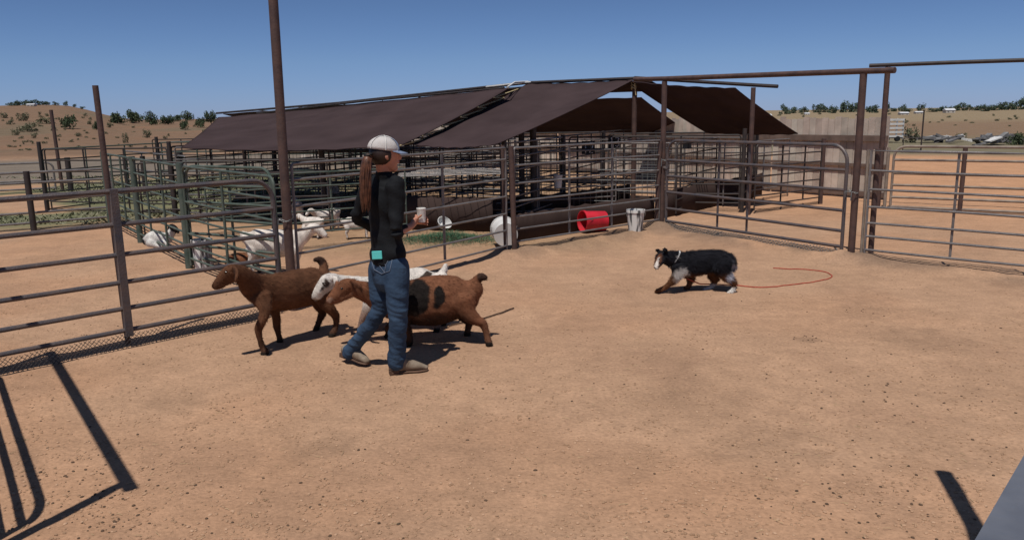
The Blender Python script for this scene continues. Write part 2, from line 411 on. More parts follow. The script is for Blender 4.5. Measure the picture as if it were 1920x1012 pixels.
# loose stuff on the dirt
def scatter(name, label, cat, pts, rmin, rmax, m, flat=.6):
    mb = MB()
    for (x, y) in pts:
        r = random.uniform(rmin, rmax); z = hgt(x, y) + r * flat * .45
        a = random.uniform(0, 6.28); R = Matrix.Rotation(a, 3, 'Z')
        mb.ball((x, y, z), (r * random.uniform(.9, 1.6), r, r * flat), R, 6, 4)
    o = mb.build(name, m); tag(o, label, cat, kind='stuff'); return o
pts = []
for (px, py, n, sx, sy) in ((165, 910, 46, 45, 40), (200, 975, 30, 40, 22), (300, 880, 12, 60, 30), (590, 860, 10, 90, 60), (1530, 760, 20, 90, 40), (1770, 735, 30, 90, 25), (1500, 880, 24, 90, 70), (1650, 930, 30, 120, 60), (170, 622, 18, 50, 8), (1515, 637, 14, 14, 4), (1620, 585, 10, 25, 6)):
    for k in range(n):
        p = G(random.gauss(px, sx), min(1010, random.gauss(py, sy))); pts.append((p.x, p.y))
for k in range(190):
    p = G(random.uniform(-20, 1940), 520 + 490 * random.random() ** .8); pts.append((p.x, p.y))
scatter('dung_pellets', 'dark droppings scattered over the dirt of the pen', 'droppings', pts, .0035, .0085, M['dung'])
M['clod'] = mat('soil_clod', (.27, .165, .10), .95, c2=(.40, .25, .155), scale=2.2)
pts = []
for k in range(2600):
    cx, cy = random.uniform(-20, 1940), 445 + 570 * random.random() ** .75
    if k % 4 == 0:
        for q in range(6):
            p = G(cx + random.gauss(0, 14), min(1011, cy + random.gauss(0, 6))); pts.append((p.x, p.y))
    else:
        p = G(cx, cy); pts.append((p.x, p.y))
scatter('soil_clods', 'little crumbs of darker soil churned up over the pen floor', 'soil crumbs', pts, .003, .008, M['clod'])
pts = []
for k in range(1500):
    p = G(random.uniform(-20, 1940), 450 + 565 * random.random() ** .7); pts.append((p.x, p.y))
scatter('pebbles', 'small pale pebbles strewn over the dirt of the pen', 'pebbles', pts, .003, .009, M['stone'])

mb = MB()
for k in range(420):
    p = G(random.uniform(-20, 1940), 455 + 555 * random.random()) if k % 3 else G(random.gauss(1100, 260), random.uniform(440, 520)); a = random.uniform(0, 6.28); L_ = random.uniform(.012, .05); p.z = hgt(p.x, p.y) + .005
    d_ = Vector((math.cos(a), math.sin(a), random.uniform(-.05, .15))); mb.tube([p, p + d_ * L_ * .5 + Vector((0, 0, .002)), p + d_ * L_], .0013, 3, False)
M['straw'] = mat('dry_straw', (.50, .38, .22), .9, c2=(.28, .19, .10), scale=3)
tag(mb.build('straw_bits', M['straw']), 'bits of dry straw scattered over the dirt of the pen', 'straw', kind='stuff')
# ------------------------------------------------------------------ fences, gates and posts
def wob(a, b, z, r, amp=.006, n=7):
    out = []
    ph = random.uniform(0, 6)
    for i in range(n):
        t = i / (n - 1); p = a.lerp(b, t); p.z = z + amp * math.sin(ph + 3.1 * t) * math.sin(math.pi * t) * 2
        out.append(p)
    return out
def pipe_panel(name, label, a, b, rails, ups=(), kind='gate', m='gate', r=.021, group=None, za=0, zb=0, corner=.16, rup=.017, cat=None, curved=(True, True)):
    a = Vector((a[0], a[1], 0)); b = Vector((b[0], b[1], 0)); mid = (a + b) / 2; mid.z = 0
    o = thing(name, label, cat or ('gate' if 'gate' in name else 'fence'), a, group)
    L = (b - a).length; d = (b - a) / L; side = Vector((-d.y, d.x, 0)); mt = M[m]
    top, bot = rails[0], rails[-1]
    def P(x, z): p = a + d * x; return Vector((p.x, p.y, z + za + (zb - za) * x / L))
    def arc(cx, cz, a0, a1, n=6): return [P(cx + corner * math.cos(a0 + (a1 - a0) * i / n), cz + corner * math.sin(a0 + (a1 - a0) * i / n)) for i in range(n + 1)]
    pi = math.pi
    pts = [P(0, .05)]
    pts += arc(corner, top - corner, pi, pi / 2) if curved[0] else [P(0, top)]
    pts += [P(L * f, top) for f in (.25, .5, .75)]
    pts += arc(L - corner, top - corner, pi / 2, 0) if curved[1] else [P(L, top)]
    pts += [P(L, .05)]
    MB().tube(pts, r, 8).build('frame', mt, o)
    for z in rails[1:]:
        q = wob(P(0, 0), P(L, 0), 0, r); amp = random.uniform(-.006, .006)
        MB().tube([P(L * i / 6, z + amp * math.sin(pi * i / 6)) for i in range(7)], r * .92, 8).build('rail', mt, o)
    for f in ups:
        MB().tube([P(L * f, top - .01) + side * r * 1.6, P(L * f, bot + .01) + side * r * 1.6], rup, 6).build('upright', mt, o)
    return o
def post(label, x, y, z, r, m='rust', lean=(0, 0), group=None, sq=False, name='fence_post', z0=-.05):
    mb = MB(); z0 = z0 + min(0, hgt(x, y))
    top = Vector((x + lean[0], y + lean[1], z))
    if sq: 
        mb.box(((x + lean[0] / 2), (y + lean[1] / 2), (z + z0) / 2), (2 * r, 2 * r, z - z0), (.7, .7, 0))
    else: mb.tube([(x, y, z0), Vector((x, y, z0)).lerp(top, .5), top], r, 12)
    o = mb.build(name, M[m], origin=(x, y, 0)); return tag(o, label, 'post', group)

A0, A1, B1, C1, D1, E1 = G(0, 702), G(550, 586), G(957, 478), G(1240, 430), G(1595, 487), G(1920, 523)
P2 = Vector((-4.20, 5.33, 0)); P1 = Vector((-2.44, 2.95, 0))
R6 = [1.31, 1.04, .79, .56, .335, .15]
dA = (A1 - A0).normalized()
gA0 = Vector((-4.22, 5.40, 0)); gA1 = A0.lerp(A1, .948)
o = pipe_panel('pipe_gate', 'grey six rail pipe gate at the left, brown goat walking past its rounded end', gA0, gA1, R6, (), m='gate', r=.022, corner=.2)
# chain link strip hung under the near gate and under the far right gate
def chain_strip(label, a, b, z0, z1, off, cell=.045, m='wire'):
    a = Vector((a.x, a.y, 0)); b = Vector((b.x, b.y, 0)); d = (b - a).normalized(); L = (b - a).length
    s = Vector((-d.y, d.x, 0)) * off; mb = MB(); H_ = z1 - z0; n = int(L / cell)
    for k in range(-int(H_ / cell) - 1, n + 1):
        for sg in (1, -1):
            x0, x1 = k * cell, k * cell + H_
            za_, zb_ = (z0, z1) if sg > 0 else (z1, z0)
            p0 = a + d * min(max(x0, 0), L) + s; p1 = a + d * min(max(x1, 0), L) + s
            if (p1 - p0).length < .01: continue
            f0 = (min(max(x0, 0), L) - x0) / H_; f1 = (min(max(x1, 0), L) - x0) / H_
            p0.z = za_ + (zb_ - za_) * f0 + .01 * math.sin(k * .7); p1.z = za_ + (zb_ - za_) * f1 + .01 * math.sin(k * .7 + 1)
            mb.tube([p0, p1], .0028, 3, False)
    o = mb.build('chain_link_strip', M[m], origin=a); return tag(o, label, 'wire mesh')
chain_strip('strip of dark chain link mesh along the dirt under the left pipe gate', gA0, gA0.lerp(gA1, 1.0), .0, .13, -.05, .035, 'dark')
pa = A0 + (A1 - A0) * .382
post('square upright post halfway along the left pipe gate', pa.x, pa.y, 1.33, .030, 'gate', sq=True, z0=.10)
pa2 = pa + Vector((-.05, .07, 0))
post('thin brown pole rising well above the left pipe gate', pa2.x, pa2.y, 2.15, .023, 'rust', lean=(-.03, 0))
post('tallest brown pole, running out of the top of the photo left of the woman', A1.x, A1.y, 3.4, .045, 'rust', lean=(.02, 0))
B7 = [1.44, 1.29, 1.03, .80, .57, .345, .14]
dB = (B1 - A1).normalized()
pipe_panel('pipe_fence', 'seven rail fence panel behind the woman, between tallest pole and middle posts', A1 + dB * .10, B1 - dB * .08, B7, (.64, .30), m='pipe', r=.0145, corner=.03)
dC = (C1 - B1).normalized()
post('darker left post of the pair right of the woman, white bucket behind it', B1.x - .06, B1.y + .02, 1.47, .028, 'rust', lean=(-.02, 0))
post('browner right post of the pair right of the woman', B1.x + .06, B1.y - .03, 1.46, .036, 'rust', lean=(-.03, .0))
C7 = [1.43, 1.20, .96, .72, .51, .34, .17]
pipe_panel('pipe_fence', 'seven rail fence panel in front of the red barrel and white bucket', B1 + dC * .09, C1 - dC * .07, C7, (.345, .64), m='pipe', r=.0145, corner=.03)
post('tall brown corner post of the overhead gate frame behind the dog', C1.x, C1.y, 2.34, .043, 'rust')
post('short brown post bound to the corner post behind the dog', C1.x - .10, C1.y - .04, 1.42, .035, 'rust', lean=(.05, 0))
dD = (D1 - C1).normalized()
D6 = [1.43, 1.12, .87, .612, .352, .15]
o = pipe_panel('pipe_gate', 'grey six rail pipe gate under the overhead beam, right of the corner post', C1 + dD * .10, D1 - dD * .14, D6, (.505, .33), m='gate', r=.023, corner=.22)
MB().tube([C1 + dD * .02 + Vector((0, 0, 1.0)), C1 + dD * .12 + Vector((0, 0, .98))], .03, 8).build('hinge', M['gate'], o)
MB().tube([D1 - dD * .25 + Vector((0, 0, .14)), D1 - dD * .10 + Vector((-.03, -.03, .03))], .012, 6).build('drop_latch', M['dark'], o)
mb = MB().tube([C1 - dD * .70 + Vector((0, 0, 2.40)), C1 + Vector((0, 0, 2.38)), D1 + Vector((0, 0, 2.32)), D1 + dD * .40 + Vector((0, 0, 2.31))], .036, 12)
tag(mb.build('overhead_beam', M['rust'], origin=C1), 'brown pipe beam spanning overhead above the right pipe gate', 'beam')
post('thick brown latch post carrying the near end of the overhead beam', D1.x, D1.y, 2.29, .043, 'rust')
chain_strip('strip of chain link mesh on the dirt under the right pipe gate', C1 + dD * .1, D1 - dD * .12, .0, .13, -.06, .05, 'wire')
dE = (E1 - D1).normalized(); E2 = E1 + dE * .02; E3 = E2 + dE * 3.4
post('pale square gate stile standing against the thick latch post', D1.x + .10, D1.y - .06, 1.38, .018, 'dusty')
post('brown post at the left end of the far right fence panel', D1.x + .20, D1.y - .10, 1.39, .034, 'rust')
E7 = [1.37, 1.13, .90, .685, .485, .32, .15]
pipe_panel('pipe_fence', 'seven rail fence panel at the right edge, between latch post and photo edge', D1 + dE * .16, E2, E7, (.55,), m='pipe', r=.016, corner=.1, curved=(False, False))

# farther gate frame and arena fence at the right
F0 = G(1645, 390); F1 = G(1799, 397); dF = (F1 - F0).normalized()
post('tall brown post of the farther gate frame, right of the wooden fence', F0.x, F0.y, 2.62, .05, 'rust')
tag(MB().tube([F0 - dF * .32 + Vector((0, 0, 2.66)), F0 + dF * 1.2 + Vector((0, 0, 2.655)), F0 + dF * 4 + Vector((0, 0, 2.63))], .036, 10).build('overhead_beam', M['dark'], origin=F0), 'dark pipe beam overhead at the top right edge of the photo', 'beam')
post('pale stile beside the tall post of the farther gate frame', F0.x + .10, F0.y - .07, 1.15, .03, 'dusty')
pipe_panel('pipe_gate', 'arched arena gate with a dusty top rail in the right background', F0 + dF * .22, F0 + dF * 3.9, [1.17, .92, .67, .45, .22, .04], (), m='dusty', r=.026, corner=.2)
post('brown post in the middle of the arched arena gate', F1.x, F1.y, 1.16, .04, 'rust')
# wooden board fence
wa = Vector((7.80, 16.45, 0)); wb_ = Vector((6.1, 18.6, 0)); wc = Vector((1.6, 27.0, 0)); wd_ = Vector((-9, 34, 0))
wf = thing('board_fence', 'weathered upright board fence behind the brown canopies', 'fence', wa)
mb = MB(); cols = []
pl = [wa, wb_, wc, wd_]
for s in range(3):
    a, b2 = pl[s], pl[s + 1]; L = (b2 - a).length; d = (b2 - a) / L; n = int(L / .15)
    for k in range(n):
        c = a + d * (k + .5) * .15; hh = 1.67 + random.uniform(-.03, .03)
        c = c + Vector((-d.y, d.x, 0)) * random.uniform(-.006, .006)
        mb.box((c.x, c.y, hh / 2 + .02), (.142, .02, hh), d); g = random.uniform(.82, 1.15); wv = random.uniform(.95, 1.05)
        cols += [(.47 * g, .395 * g * wv, .33 * g * wv)] * 8
o = mb.build('boards', M['wood'], wf, smooth=False); set_col(o.data, np.array(cols))
for z, hh in ((1.26, .12), (.70, .06), (.10, .10)):
    for s in range(3):
        a, b2 = pl[s], pl[s + 1]; d = (b2 - a).normalized(); nrm = Vector((d.y, -d.x, 0)) * (1 if (Vector((d.y, -d.x, 0)).dot(-a) > 0) else -1)
        c = (a + b2) / 2 + nrm * .05; MB().box((c.x, c.y, z), ((b2 - a).length, .05, hh), d).build('rail', M['board'], wf, smooth=False)

# ------------------------------------------------------------------ shade canopies
def sheet(name, label, corners, sag=.06, n=44, m='cloth', group='brown shade cloth canopies over the pens', th=.004):
    c = [Vector(p) for p in corners]; v = []; f = []
    ph = random.uniform(0, 9)
    for i in range(n + 1):
        for j in range(n + 1):
            u, w_ = i / n, j / n
            p = (c[0] * (1 - u) + c[1] * u) * (1 - w_) + (c[3] * (1 - u) + c[2] * u) * w_
            p.z -= sag * math.sin(math.pi * u) * (1 - .4 * w_) + sag * .35 * math.sin(math.pi * w_)
            inn = math.sin(math.pi * min(1, max(0, u))) ** .5 * math.sin(math.pi * w_) ** .5; p.z += .014 * abs(math.sin(u * 19 + ph)) * (abs(w_ - .5) * 2) ** 4 + inn * (.022 * math.sin(ph + u * 9 + w_ * 5) + .014 * math.sin(u * 31 + 7 * w_ + 2 * math.sin(w_ * 9 + ph)) + .012 * math.sin(w_ * 23 - 5 * u + ph))
            v.append(p)
    f = [(i * (n + 1) + j, (i + 1) * (n + 1) + j, (i + 1) * (n + 1) + j + 1, i * (n + 1) + j + 1) for i in range(n) for j in range(n)]
    mb = MB().add(v, f); root = mb.build(name, M[m], origin=c[0])
    so_ = root.modifiers.new('thick', 'SOLIDIFY'); so_.thickness = th
    tag(root, label, 'canopy', group)
    # hem rope as a part
    ed = [v[i * (n + 1)] for i in range(n + 1)] + [v[n * (n + 1) + j] for j in range(n + 1)] + [v[i * (n + 1) + n] for i in range(n, -1, -1)] + [v[j] for j in range(n, -1, -1)]
    MB().tube(ed, .011, 5, False).build('hem', M[m], root)
    return root
e1 = Vector((-.22, 12.56, 1.40)); e0 = Vector((-1.60, 13.05, 1.40)); t1 = Vector((2.49, 16.1, 2.50)); t0 = Vector((.41, 17.55, 2.50))
sheet('shade_canopy', 'brown shade cloth canopy sloping down toward the woman, nearest of them', [e1, e0, t0, t1], .05)
sheet('shade_canopy', 'long brown shade cloth canopy reaching far left, laced to the nearest one', [(-1.74, 12.62, 1.40), (-5.75, 13.98, 1.37), (-7.6, 21, 1.88), (-.02, 16.0, 2.36)], .06)
rcan = sheet('shade_canopy', 'rightmost brown shade cloth canopy, its dark underside facing us', [t1 - Vector((.15, .05, .03)), (4.12, 14.75, 2.26), (5.62, 15.63, 1.40), (4.26, 17.33, 1.40)], .03)
fl = [t1 - Vector((.16, .05, .02)), W(1142, 174, 17.3), W(1207, 172, 17.0), W(1232, 158, 16.3), t1 + Vector((.3, -.3, -.05))]
_f = MB().add(fl + [p + Vector((0, .006, .006)) for p in fl], [(0, 1, 2, 3, 4), (9, 8, 7, 6, 5)] + [(i, (i + 1) % 5, 5 + (i + 1) % 5, 5 + i) for i in range(5)]).build('flap', M['cloth'], rcan, smooth=False)
sheet('shade_canopy', 'dark canopy underside framed below the peak of the nearest canopy', [(-1, 21.3, 2.27), (3.3, 20.2, 2.21), (4.96, 22.3, 1.31), (-1.2, 23.4, 1.34)], .03)
sheet('shade_canopy', 'far slope canopy seen as a dark strip under the long ridge pipe', [(.30, 17.75, 2.44), (-9.7, 27.3, 2.0), (-8.2, 29.5, 1.5), (-1.2, 20.6, 1.6)], .05)
ridge_end = Vector((-9.9, 27.2, 2.04))
tag(MB().tube([t1 + Vector((0, 0, .03)), t0 + Vector((0, 0, .03)), t0.lerp(ridge_end, .5) + Vector((0, 0, -.03)), ridge_end], .032, 8).build('ridge_pipe', M['dark'], origin=t0), 'long dark ridge pipe above the long left canopy', 'pipe')
tag(MB().tube([(-.1, 16.05, 2.38), (-3.4, 19.0, 2.22), (-7.4, 23.6, 2.0)], .022, 8).build('ridge_pipe', M['dark'], origin=(-.1, 16, 2.38)), 'second dark pipe just below the long ridge pipe', 'pipe')
pb = G(1405, 405)
tag(MB().tube([t1 + Vector((0, 0, .04)), (4.33, 14.42, 2.315), (4.68, 14.1, 2.275)], .032, 8).build('ridge_pipe', M['dark'], origin=t1), 'dark pipe along the top of the rightmost canopy, poking past its post', 'pipe')
post('brown canopy post under the right end of the canopy pipe', 4.34, 14.38, 2.27, .042, 'rust')
post('brown canopy post under the peak of the nearest canopy', 2.50, 16.12, 2.46, .05, 'rust')
post('dark thick post, left of the pair beneath the nearest canopy edge', .21, 14.75, 1.75, .055, 'dark')
post('dark thick post, right of the pair beneath the nearest canopy edge', .42, 14.60, 1.75, .06, 'dark')
# short hangers between ridge pipe and lower pipe
for k, f_ in enumerate((.14, .24, .36, .5, .66, .82)):
    p = t0.lerp(ridge_end, f_); q = Vector((-.1, 16.05, 2.36)).lerp(Vector((-7.4, 23.6, 2.0)), f_ * 1.1)
    tag(MB().tube([p + Vector((0, 0, -.02)), q], .012, 5).build('hanger_strut', M['dark'], origin=p), 'short dark strut between the long ridge pipe and the pipe below it', 'strut', 'struts under the long ridge pipe')
# lacing rope between the two canopies
mb = MB(); a0, a1_ = e0, t0; b0, b1_ = Vector((-1.74, 12.62, 1.40)), Vector((-.02, 16.0, 2.36))
pts = []
for k in range(13):
    f_ = k / 12; p = (a0.lerp(a1_, f_) if k % 2 else b0.lerp(b1_, f_)); pts.append(p + Vector((0, -.01, .012 - .06 * math.sin(math.pi * f_))))
mb.tube(pts, .013, 5)
tag(mb.build('lacing_rope', M['rope_y'], origin=e0), 'pale rope zigzagging between the nearest and the long canopy', 'rope')
mb = MB().tube([t0 + Vector((0, 0, .05)), t0 + Vector((-.3, -.5, .02)), t0 + Vector((-.45, -1.2, -.10))], .022, 6).tube([t0 + Vector((.05, -.1, .04)), t0 + Vector((-.35, -.25, .0)), t0 + Vector((-.9, -.5, -.06))], .016, 6)
tag(mb.build('tie_cloth', M['white'], origin=t0), 'white rag knotted on the ridge pipe at the top of the nearest canopy', 'rag')
mb = MB()
for k in range(3): mb.tube([t1 + Vector((-.02 + .05 * math.cos(a), .05 * math.sin(a) - .03, -.06 - .05 * k + .02 * math.sin(a * 2))) for a in np.linspace(0, 6.28, 9)], .012, 5)
mb.tube([t1 + Vector((-.02, -.07, 0)), t1 + Vector((.02, -.08, -.3))], .012, 5)
tag(mb.build('tie_rope', M['rope_y'], origin=t1), 'yellowish rope wound round the canopy post at the peak', 'rope')

# ------------------------------------------------------------------ pens beneath the canopies
e_ = Vector((-.93, .36, 0)).normalized(); n_ = Vector((.36, .93, 0)).normalized(); O = Vector((-.1, 13.0, 0))
R7 = [1.42, 1.19, .96, .73, .51, .33, .16]
proto = {}
def make_proto(key, m, ups):
    o = pipe_panel('pipe_fence', '', (0, 0), (3.3, 0), R7, ups, m=m, r=.0155, corner=.06); proto[key] = [o, False]; return o
for key, m, ups in (('dark', 'dark', (.33, .66)), ('pipe', 'pipe', (.5,)), ('green', 'green', (.33, .66))): make_proto(key, m, ups)
def place(key, p, d, label, group, z=0, tilt=0):
    o, used = proto[key]
    if used:
        r_ = o.copy(); col.objects.link(r_)
        for ch in o.children:
            c = ch.copy(); col.objects.link(c); c.parent = r_
        o = r_
    else: proto[key][1] = True
    o.location = (p.x, p.y, z); o.rotation_euler = (0, tilt, math.atan2(d.y, d.x)); o['label'] = label; o['group'] = group
    return o
WL = lambda x: np.interp(x, [-9, 1.6, 6.1, 7.8], [34, 27, 18.6, 16.45])
lab = {'dark': 'dark pipe fence panel of the pens in the shade under the canopies', 'pipe': 'grey pipe fence panel of the pens beneath the canopies', 'green': 'green painted pipe fence panel of the pens beneath the long canopy'}
for j in range(0, 3):
    for i in range(-1, 4):
        if j == 0 and i < 0: continue
        p = O + e_ * 3.5 * i + n_ * 3.2 * j
        for d in (e_, n_):
            q = p + d * 3.4
            if j == 3 and d is n_: continue
            if q.y > WL(q.x) - .3 or p.y > WL(p.x) - .3 or q.x < -11: continue
            if j == 0 and i == 0 and d is e_ : pass
            key = random.choice(['dark', 'dark', 'pipe']) if i < 1 else random.choice(['dark', 'pipe', 'green'])
            place(key, p + d * .05, d, lab[key], key + ' panels of the shaded pens', z=-.04 * max(0, i) + random.uniform(-.02, .02), tilt=.010 * (1 if d is e_ else 0))
        if i >= 0 or j > 0:
            if p.y < WL(p.x) - .3:
                post('dark post of the pens in the shade under the canopies', p.x, p.y, 1.45 + (.1 if random.random() < .3 else 0), .04, 'dark', group='dark posts of the shaded pens')
# extra smaller kennel like panels deeper in the shade
for k in range(15):
    p = O + e_ * random.uniform(-2.5, 7) + n_ * random.uniform(.8, 8)
    if p.y > WL(p.x) - 3 or p.x > 2.4: continue
    a = random.choice((0.4, -0.7, 1.2, 0)); d = Vector((math.cos(a), math.sin(a), 0))
    place('pipe', p, d, 'grey pipe fence panel of the pens beneath the canopies', 'pipe panels of the shaded pens', z=-.25)

# green pen at the left
g0, g1, g2, g3, g4 = Vector((-2.78, 9.2, 0)), Vector((-4.13, 9.93, 0)), Vector((-5.76, 12.13, 0)), Vector((-7.2, 14.1, 0)), Vector((-2.35, 7.85, 0))
R7s = [1.30, 1.08, .86, .65, .46, .30, .14]
pipe_panel('pipe_gate', 'green arched pipe gate behind the left gate, over the small white bucket', g1 + Vector((.07, -.03, 0)), g0, R7s, (.5,), m='green', r=.019, corner=.16)
pipe_panel('pipe_fence', 'green fence panel running from white bucket back past the lying goat', g1, g2, R7s, (.33, .66), m='green', r=.016, corner=.1)
pipe_panel('pipe_fence', 'green fence panel at the far left corner of the goat pen', g2, g3, R7s, (.33, .66), m='green', r=.016, corner=.1)
pipe_panel('pipe_fence', 'green fence panel low behind the walking brown goat', g4, g1 + (g4 - g1).normalized() * .08, R7s, (.5,), m='green', r=.015, corner=.1)
post('green post beside the small white bucket in the goat pen', g1.x, g1.y, 1.34, .045, 'green')
post('green post left of the lying black and white goat', g2.x, g2.y, 1.33, .045, 'green')
post('dark green post at the far left corner of the goat pen', g3.x, g3.y, 1.33, .045, 'green')
pipe_panel('pipe_fence', 'green cross panel inside the goat pen, left of the standing white goat', (-4.1, 10.6), (-1.6, 12.0), [1.1, .9, .72, .55, .4, .25], (.3, .6), m='green', r=.012, corner=.05)
pipe_panel('pipe_fence', 'low dark fence panel crossing behind the standing white goat', (-5.9, 12.6), (-3.0, 13.0), [1.2, 1.0, .8, .6, .45, .25], (.3, .6), m='dark', r=.014, corner=.05)
# left background rails
pipe_panel('pipe_gate', 'low arched pipe gate in the left background, in front of the weeds', (-9.6, 13.0), (-7.35, 14.6), [1.0, .82, .52, .30, .12], (), m='pipe', r=.022, corner=.16)
post('dark short post in front of the low arched gate, far left', -8.36, 13.72, 1.03, .05, 'dark')
pipe_panel('pipe_gate', 'farthest small arched pipe gate at the left edge among the weeds', (-15.4, 19.6), (-12.3, 21.4), [.78, .55, .32, .1], (.45,), m='pipe', r=.025, corner=.16)
post('brown pole standing in the weeds in the left background', -12.19, 21.53, 2.16, .045, 'rust', lean=(-.05, 0))
post('short dark post beside the brown pole in the weeds', -11.95, 21.5, .9, .07, 'dark')
for (x, y, z) in ((-9.0, 19.5, 1.0), (-7.6, 18.3, 1.12), (-10.4, 21.5, .9)):
    post('short dark post of the line fence left of the long canopy', x, y, z, .06, 'dark', group='short posts of the line fence at left')
pipe_panel('pipe_fence', 'long low line fence panel leading left from the long canopy', (-10.4, 21.5), (-7.3, 17.9), [1.05, .85, .6, .3], (.3, .6), m='pipe', r=.02, corner=.08)
pipe_panel('pipe_fence', 'dark pipe fence panel running right from the canopy post toward the board fence', (4.5, 14.55), (6.2, 15.85), [1.25, 1.05, .86, .68, .5, .32, .14], (.4, .75), m='dark', r=.015, corner=.05)
pipe_panel('pipe_fence', 'grey pipe fence panel just behind the dark one under the rightmost canopy', (4.2, 15.6), (6.1, 17.4), [1.25, 1.0, .75, .5, .25], (.3, .6), m='pipe', r=.014, corner=.05)
pipe_panel('pipe_fence', 'dark pipe fence panel crossing the pen beneath the rightmost canopy', (3.0, 14.3), (4.3, 16.6), [1.3, 1.1, .9, .7, .5, .3, .12], (.5,), m='dark', r=.015, corner=.05)
post('brown post standing before the board fence, seen through the right gate', 6.25, 15.9, 1.30, .045, 'rust')
# brown skirt cloth
def skirt(label, pts_, h):
    v = []; f = []; P_ = [Vector(p) for p in pts_]; m_ = 0
    fine = []
    for a, b2 in zip(P_[:-1], P_[1:]):
        for k in range(10): fine.append(a.lerp(b2, k / 10))
    fine.append(P_[-1])
    for k, p in enumerate(fine):
        off = .02 * math.sin(k * 1.7)
        v += [p + Vector((off, off, .0)), p + Vector((off * .3, off * .3, h * .5)), p + Vector((0, 0, h + .015 * math.sin(k * 2.3)))]
        if k: 
            q = (k - 1) * 3; f += [(q, q + 3, q + 4, q + 1), (q + 1, q + 4, q + 5, q + 2)]
    o = MB().add(v, f).build('windbreak_cloth', M['skirt'], origin=P_[0]); s_ = o.modifiers.new('t', 'SOLIDIFY'); s_.thickness = .005
    return tag(o, label, 'cloth screen')
skirt('low dark brown cloth screen behind the red barrel and white bucket', [(.02, 11.55, 0), (.35, 11.85, 0), (1.2, 12.75, 0), (2.55, 14.0, 0)], .42)
skirt('low dark brown cloth screen running back from the corner behind the right gate', [(2.65, 13.95, 0), (4.0, 15.6, 0), (5.6, 17.6, 0)], .5)
skirt('dark brown cloth screen deep in the pens below the white pail', [(-.4, 14.4, 0), (1.2, 15.6, 0), (2.6, 17.2, 0)], .34)
skirt('dark brown cloth screen behind the woman in the shaded pen', [(-2.3, 13.3, 0), (-1.2, 12.95, 0), (-.3, 12.7, 0)], .55)
# wire mesh panel
mb = MB(); c0 = G(745, 322, .98); c1 = G(945, 318, 1.02); c2 = G(945, 296, 1.15); c3 = G(760, 312, 1.05)
c0, c1, c2, c3 = Vector((-1.75, 12.3, .95)), Vector((-.15, 12.2, .98)), Vector((-.2, 13.6, 1.12)), Vector((-1.9, 13.8, 1.0))
for k in range(15): f_ = k / 14; mb.tube([c0.lerp(c1, f_), c3.lerp(c2, f_)], .004, 3, False)
for k in range(11): f_ = k / 10; mb.tube([c0.lerp(c3, f_), c1.lerp(c2, f_)], .005, 3, False)
tag(mb.build('mesh_panel', M['pipe'], origin=c0), 'grey welded wire mesh sheet lying across the pens right of the woman', 'wire mesh')
# kennel panels of welded wire, deeper in the pens
def kennel(label, p, d, L=2.6, h=1.3):
    o = thing('kennel_panel', label, 'fence', p, 'welded wire kennel panels in the shaded pens', 0); d = d.normalized(); U = Vector((0, 0, 1))
    MB().tube([p + U * .04, p + U * h, p + d * L + U * h, p + d * L + U * .04, p + U * .04], .014, 6).build('frame', M['pipe'], o)
    mb = MB()
    for k in range(1, int(L / .11)): mb.tube([p + d * .11 * k + U * .05, p + d * .11 * k + U * h], .0035, 3, False)
    for k in range(1, int(h / .2)): mb.tube([p + U * .2 * k, p + d * L + U * .2 * k], .0035, 3, False)
    mb.build('wire_mesh', M['wire'], o)
for (x, y, a) in ((.6, 15.6, -.3), (-2.2, 14.6, .9), (1.5, 17.6, -.7), (-4.0, 16.2, .3), (3.2, 15.4, 1.0), (-1.0, 18.2, -.35), (2.9, 18.6, -.6), (-5.5, 15.4, 1.1)):
    kennel('welded wire kennel panel in the shaded pens under the canopies', Vector((x, y, 0)), Vector((math.cos(a), math.sin(a), 0)))
# latch chains
def chain_loop(label, c, r, n=14):
    mb = MB()
    for k in range(n):
        a = 2 * math.pi * k / n; p = c + Vector((r * math.cos(a), r * math.sin(a), .012 * math.sin(a * 2))); t_ = Vector((-math.sin(a), math.cos(a), 0)); nn2 = Vector((0, 0, 1)) if k % 2 else Vector((math.cos(a), math.sin(a), 0))
        mb.tube([p + t_ * .016 * math.cos(b_) + nn2 * .009 * math.sin(b_) for b_ in np.linspace(0, 2 * math.pi, 7)], .0035, 4, False)
    mb.tube([c + Vector((-.03, -r, 0)), c + Vector((-.04, -r - .01, -.10))], .006, 5)
    tag(mb.build('latch_chain', M['wire'], origin=c), label, 'chain')
chain_loop('chain looped round the tallest pole, latching the left pipe gate', Vector((A1.x - .03, A1.y, .92)), .075)
chain_loop('chain looped round the thick latch post of the right pipe gate', Vector((D1.x - .05, D1.y, .86)), .075)
chain_loop('chain looped round the corner post at the hinge of the right gate', Vector((C1.x, C1.y, 1.12)), .07)
# number signs: digits built as strokes
DIG = {'1': [[(.5, 0), (.5, 1), (.3, .8)]], '2': [[(.1, .8), (.25, 1), (.75, 1), (.9, .8), (.85, .6), (.1, 0), (.95, 0)]], '3': [[(.1, .9), (.4, 1), (.85, .85), (.8, .6), (.45, .52), (.85, .42), (.9, .15), (.5, 0), (.1, .1)]], }
def sign(label, c, txt, wd=.26, ht=.26):
    o = thing('number_sign', label, 'sign', c); f_ = Vector((-c.x, -c.y, 0)).normalized(); ax = Vector((-f_.y, f_.x, 0))
    MB().box(c, (wd, .012, ht), ax).build('plate', M['signb'], o, smooth=False)
    if txt:
        mb = MB(); n = len(txt)
        for i, ch in enumerate(txt):
            for st in DIG[ch]:
                mb.tube([c + ax * ((i - n / 2 + .12 + .76 * x) * wd * .85 / n) + Vector((0, 0, (y - .5) * ht * .75)) + f_ * .008 for x, y in st], .011, 4)
        mb.build('numeral', M['signw'], o)
    return o
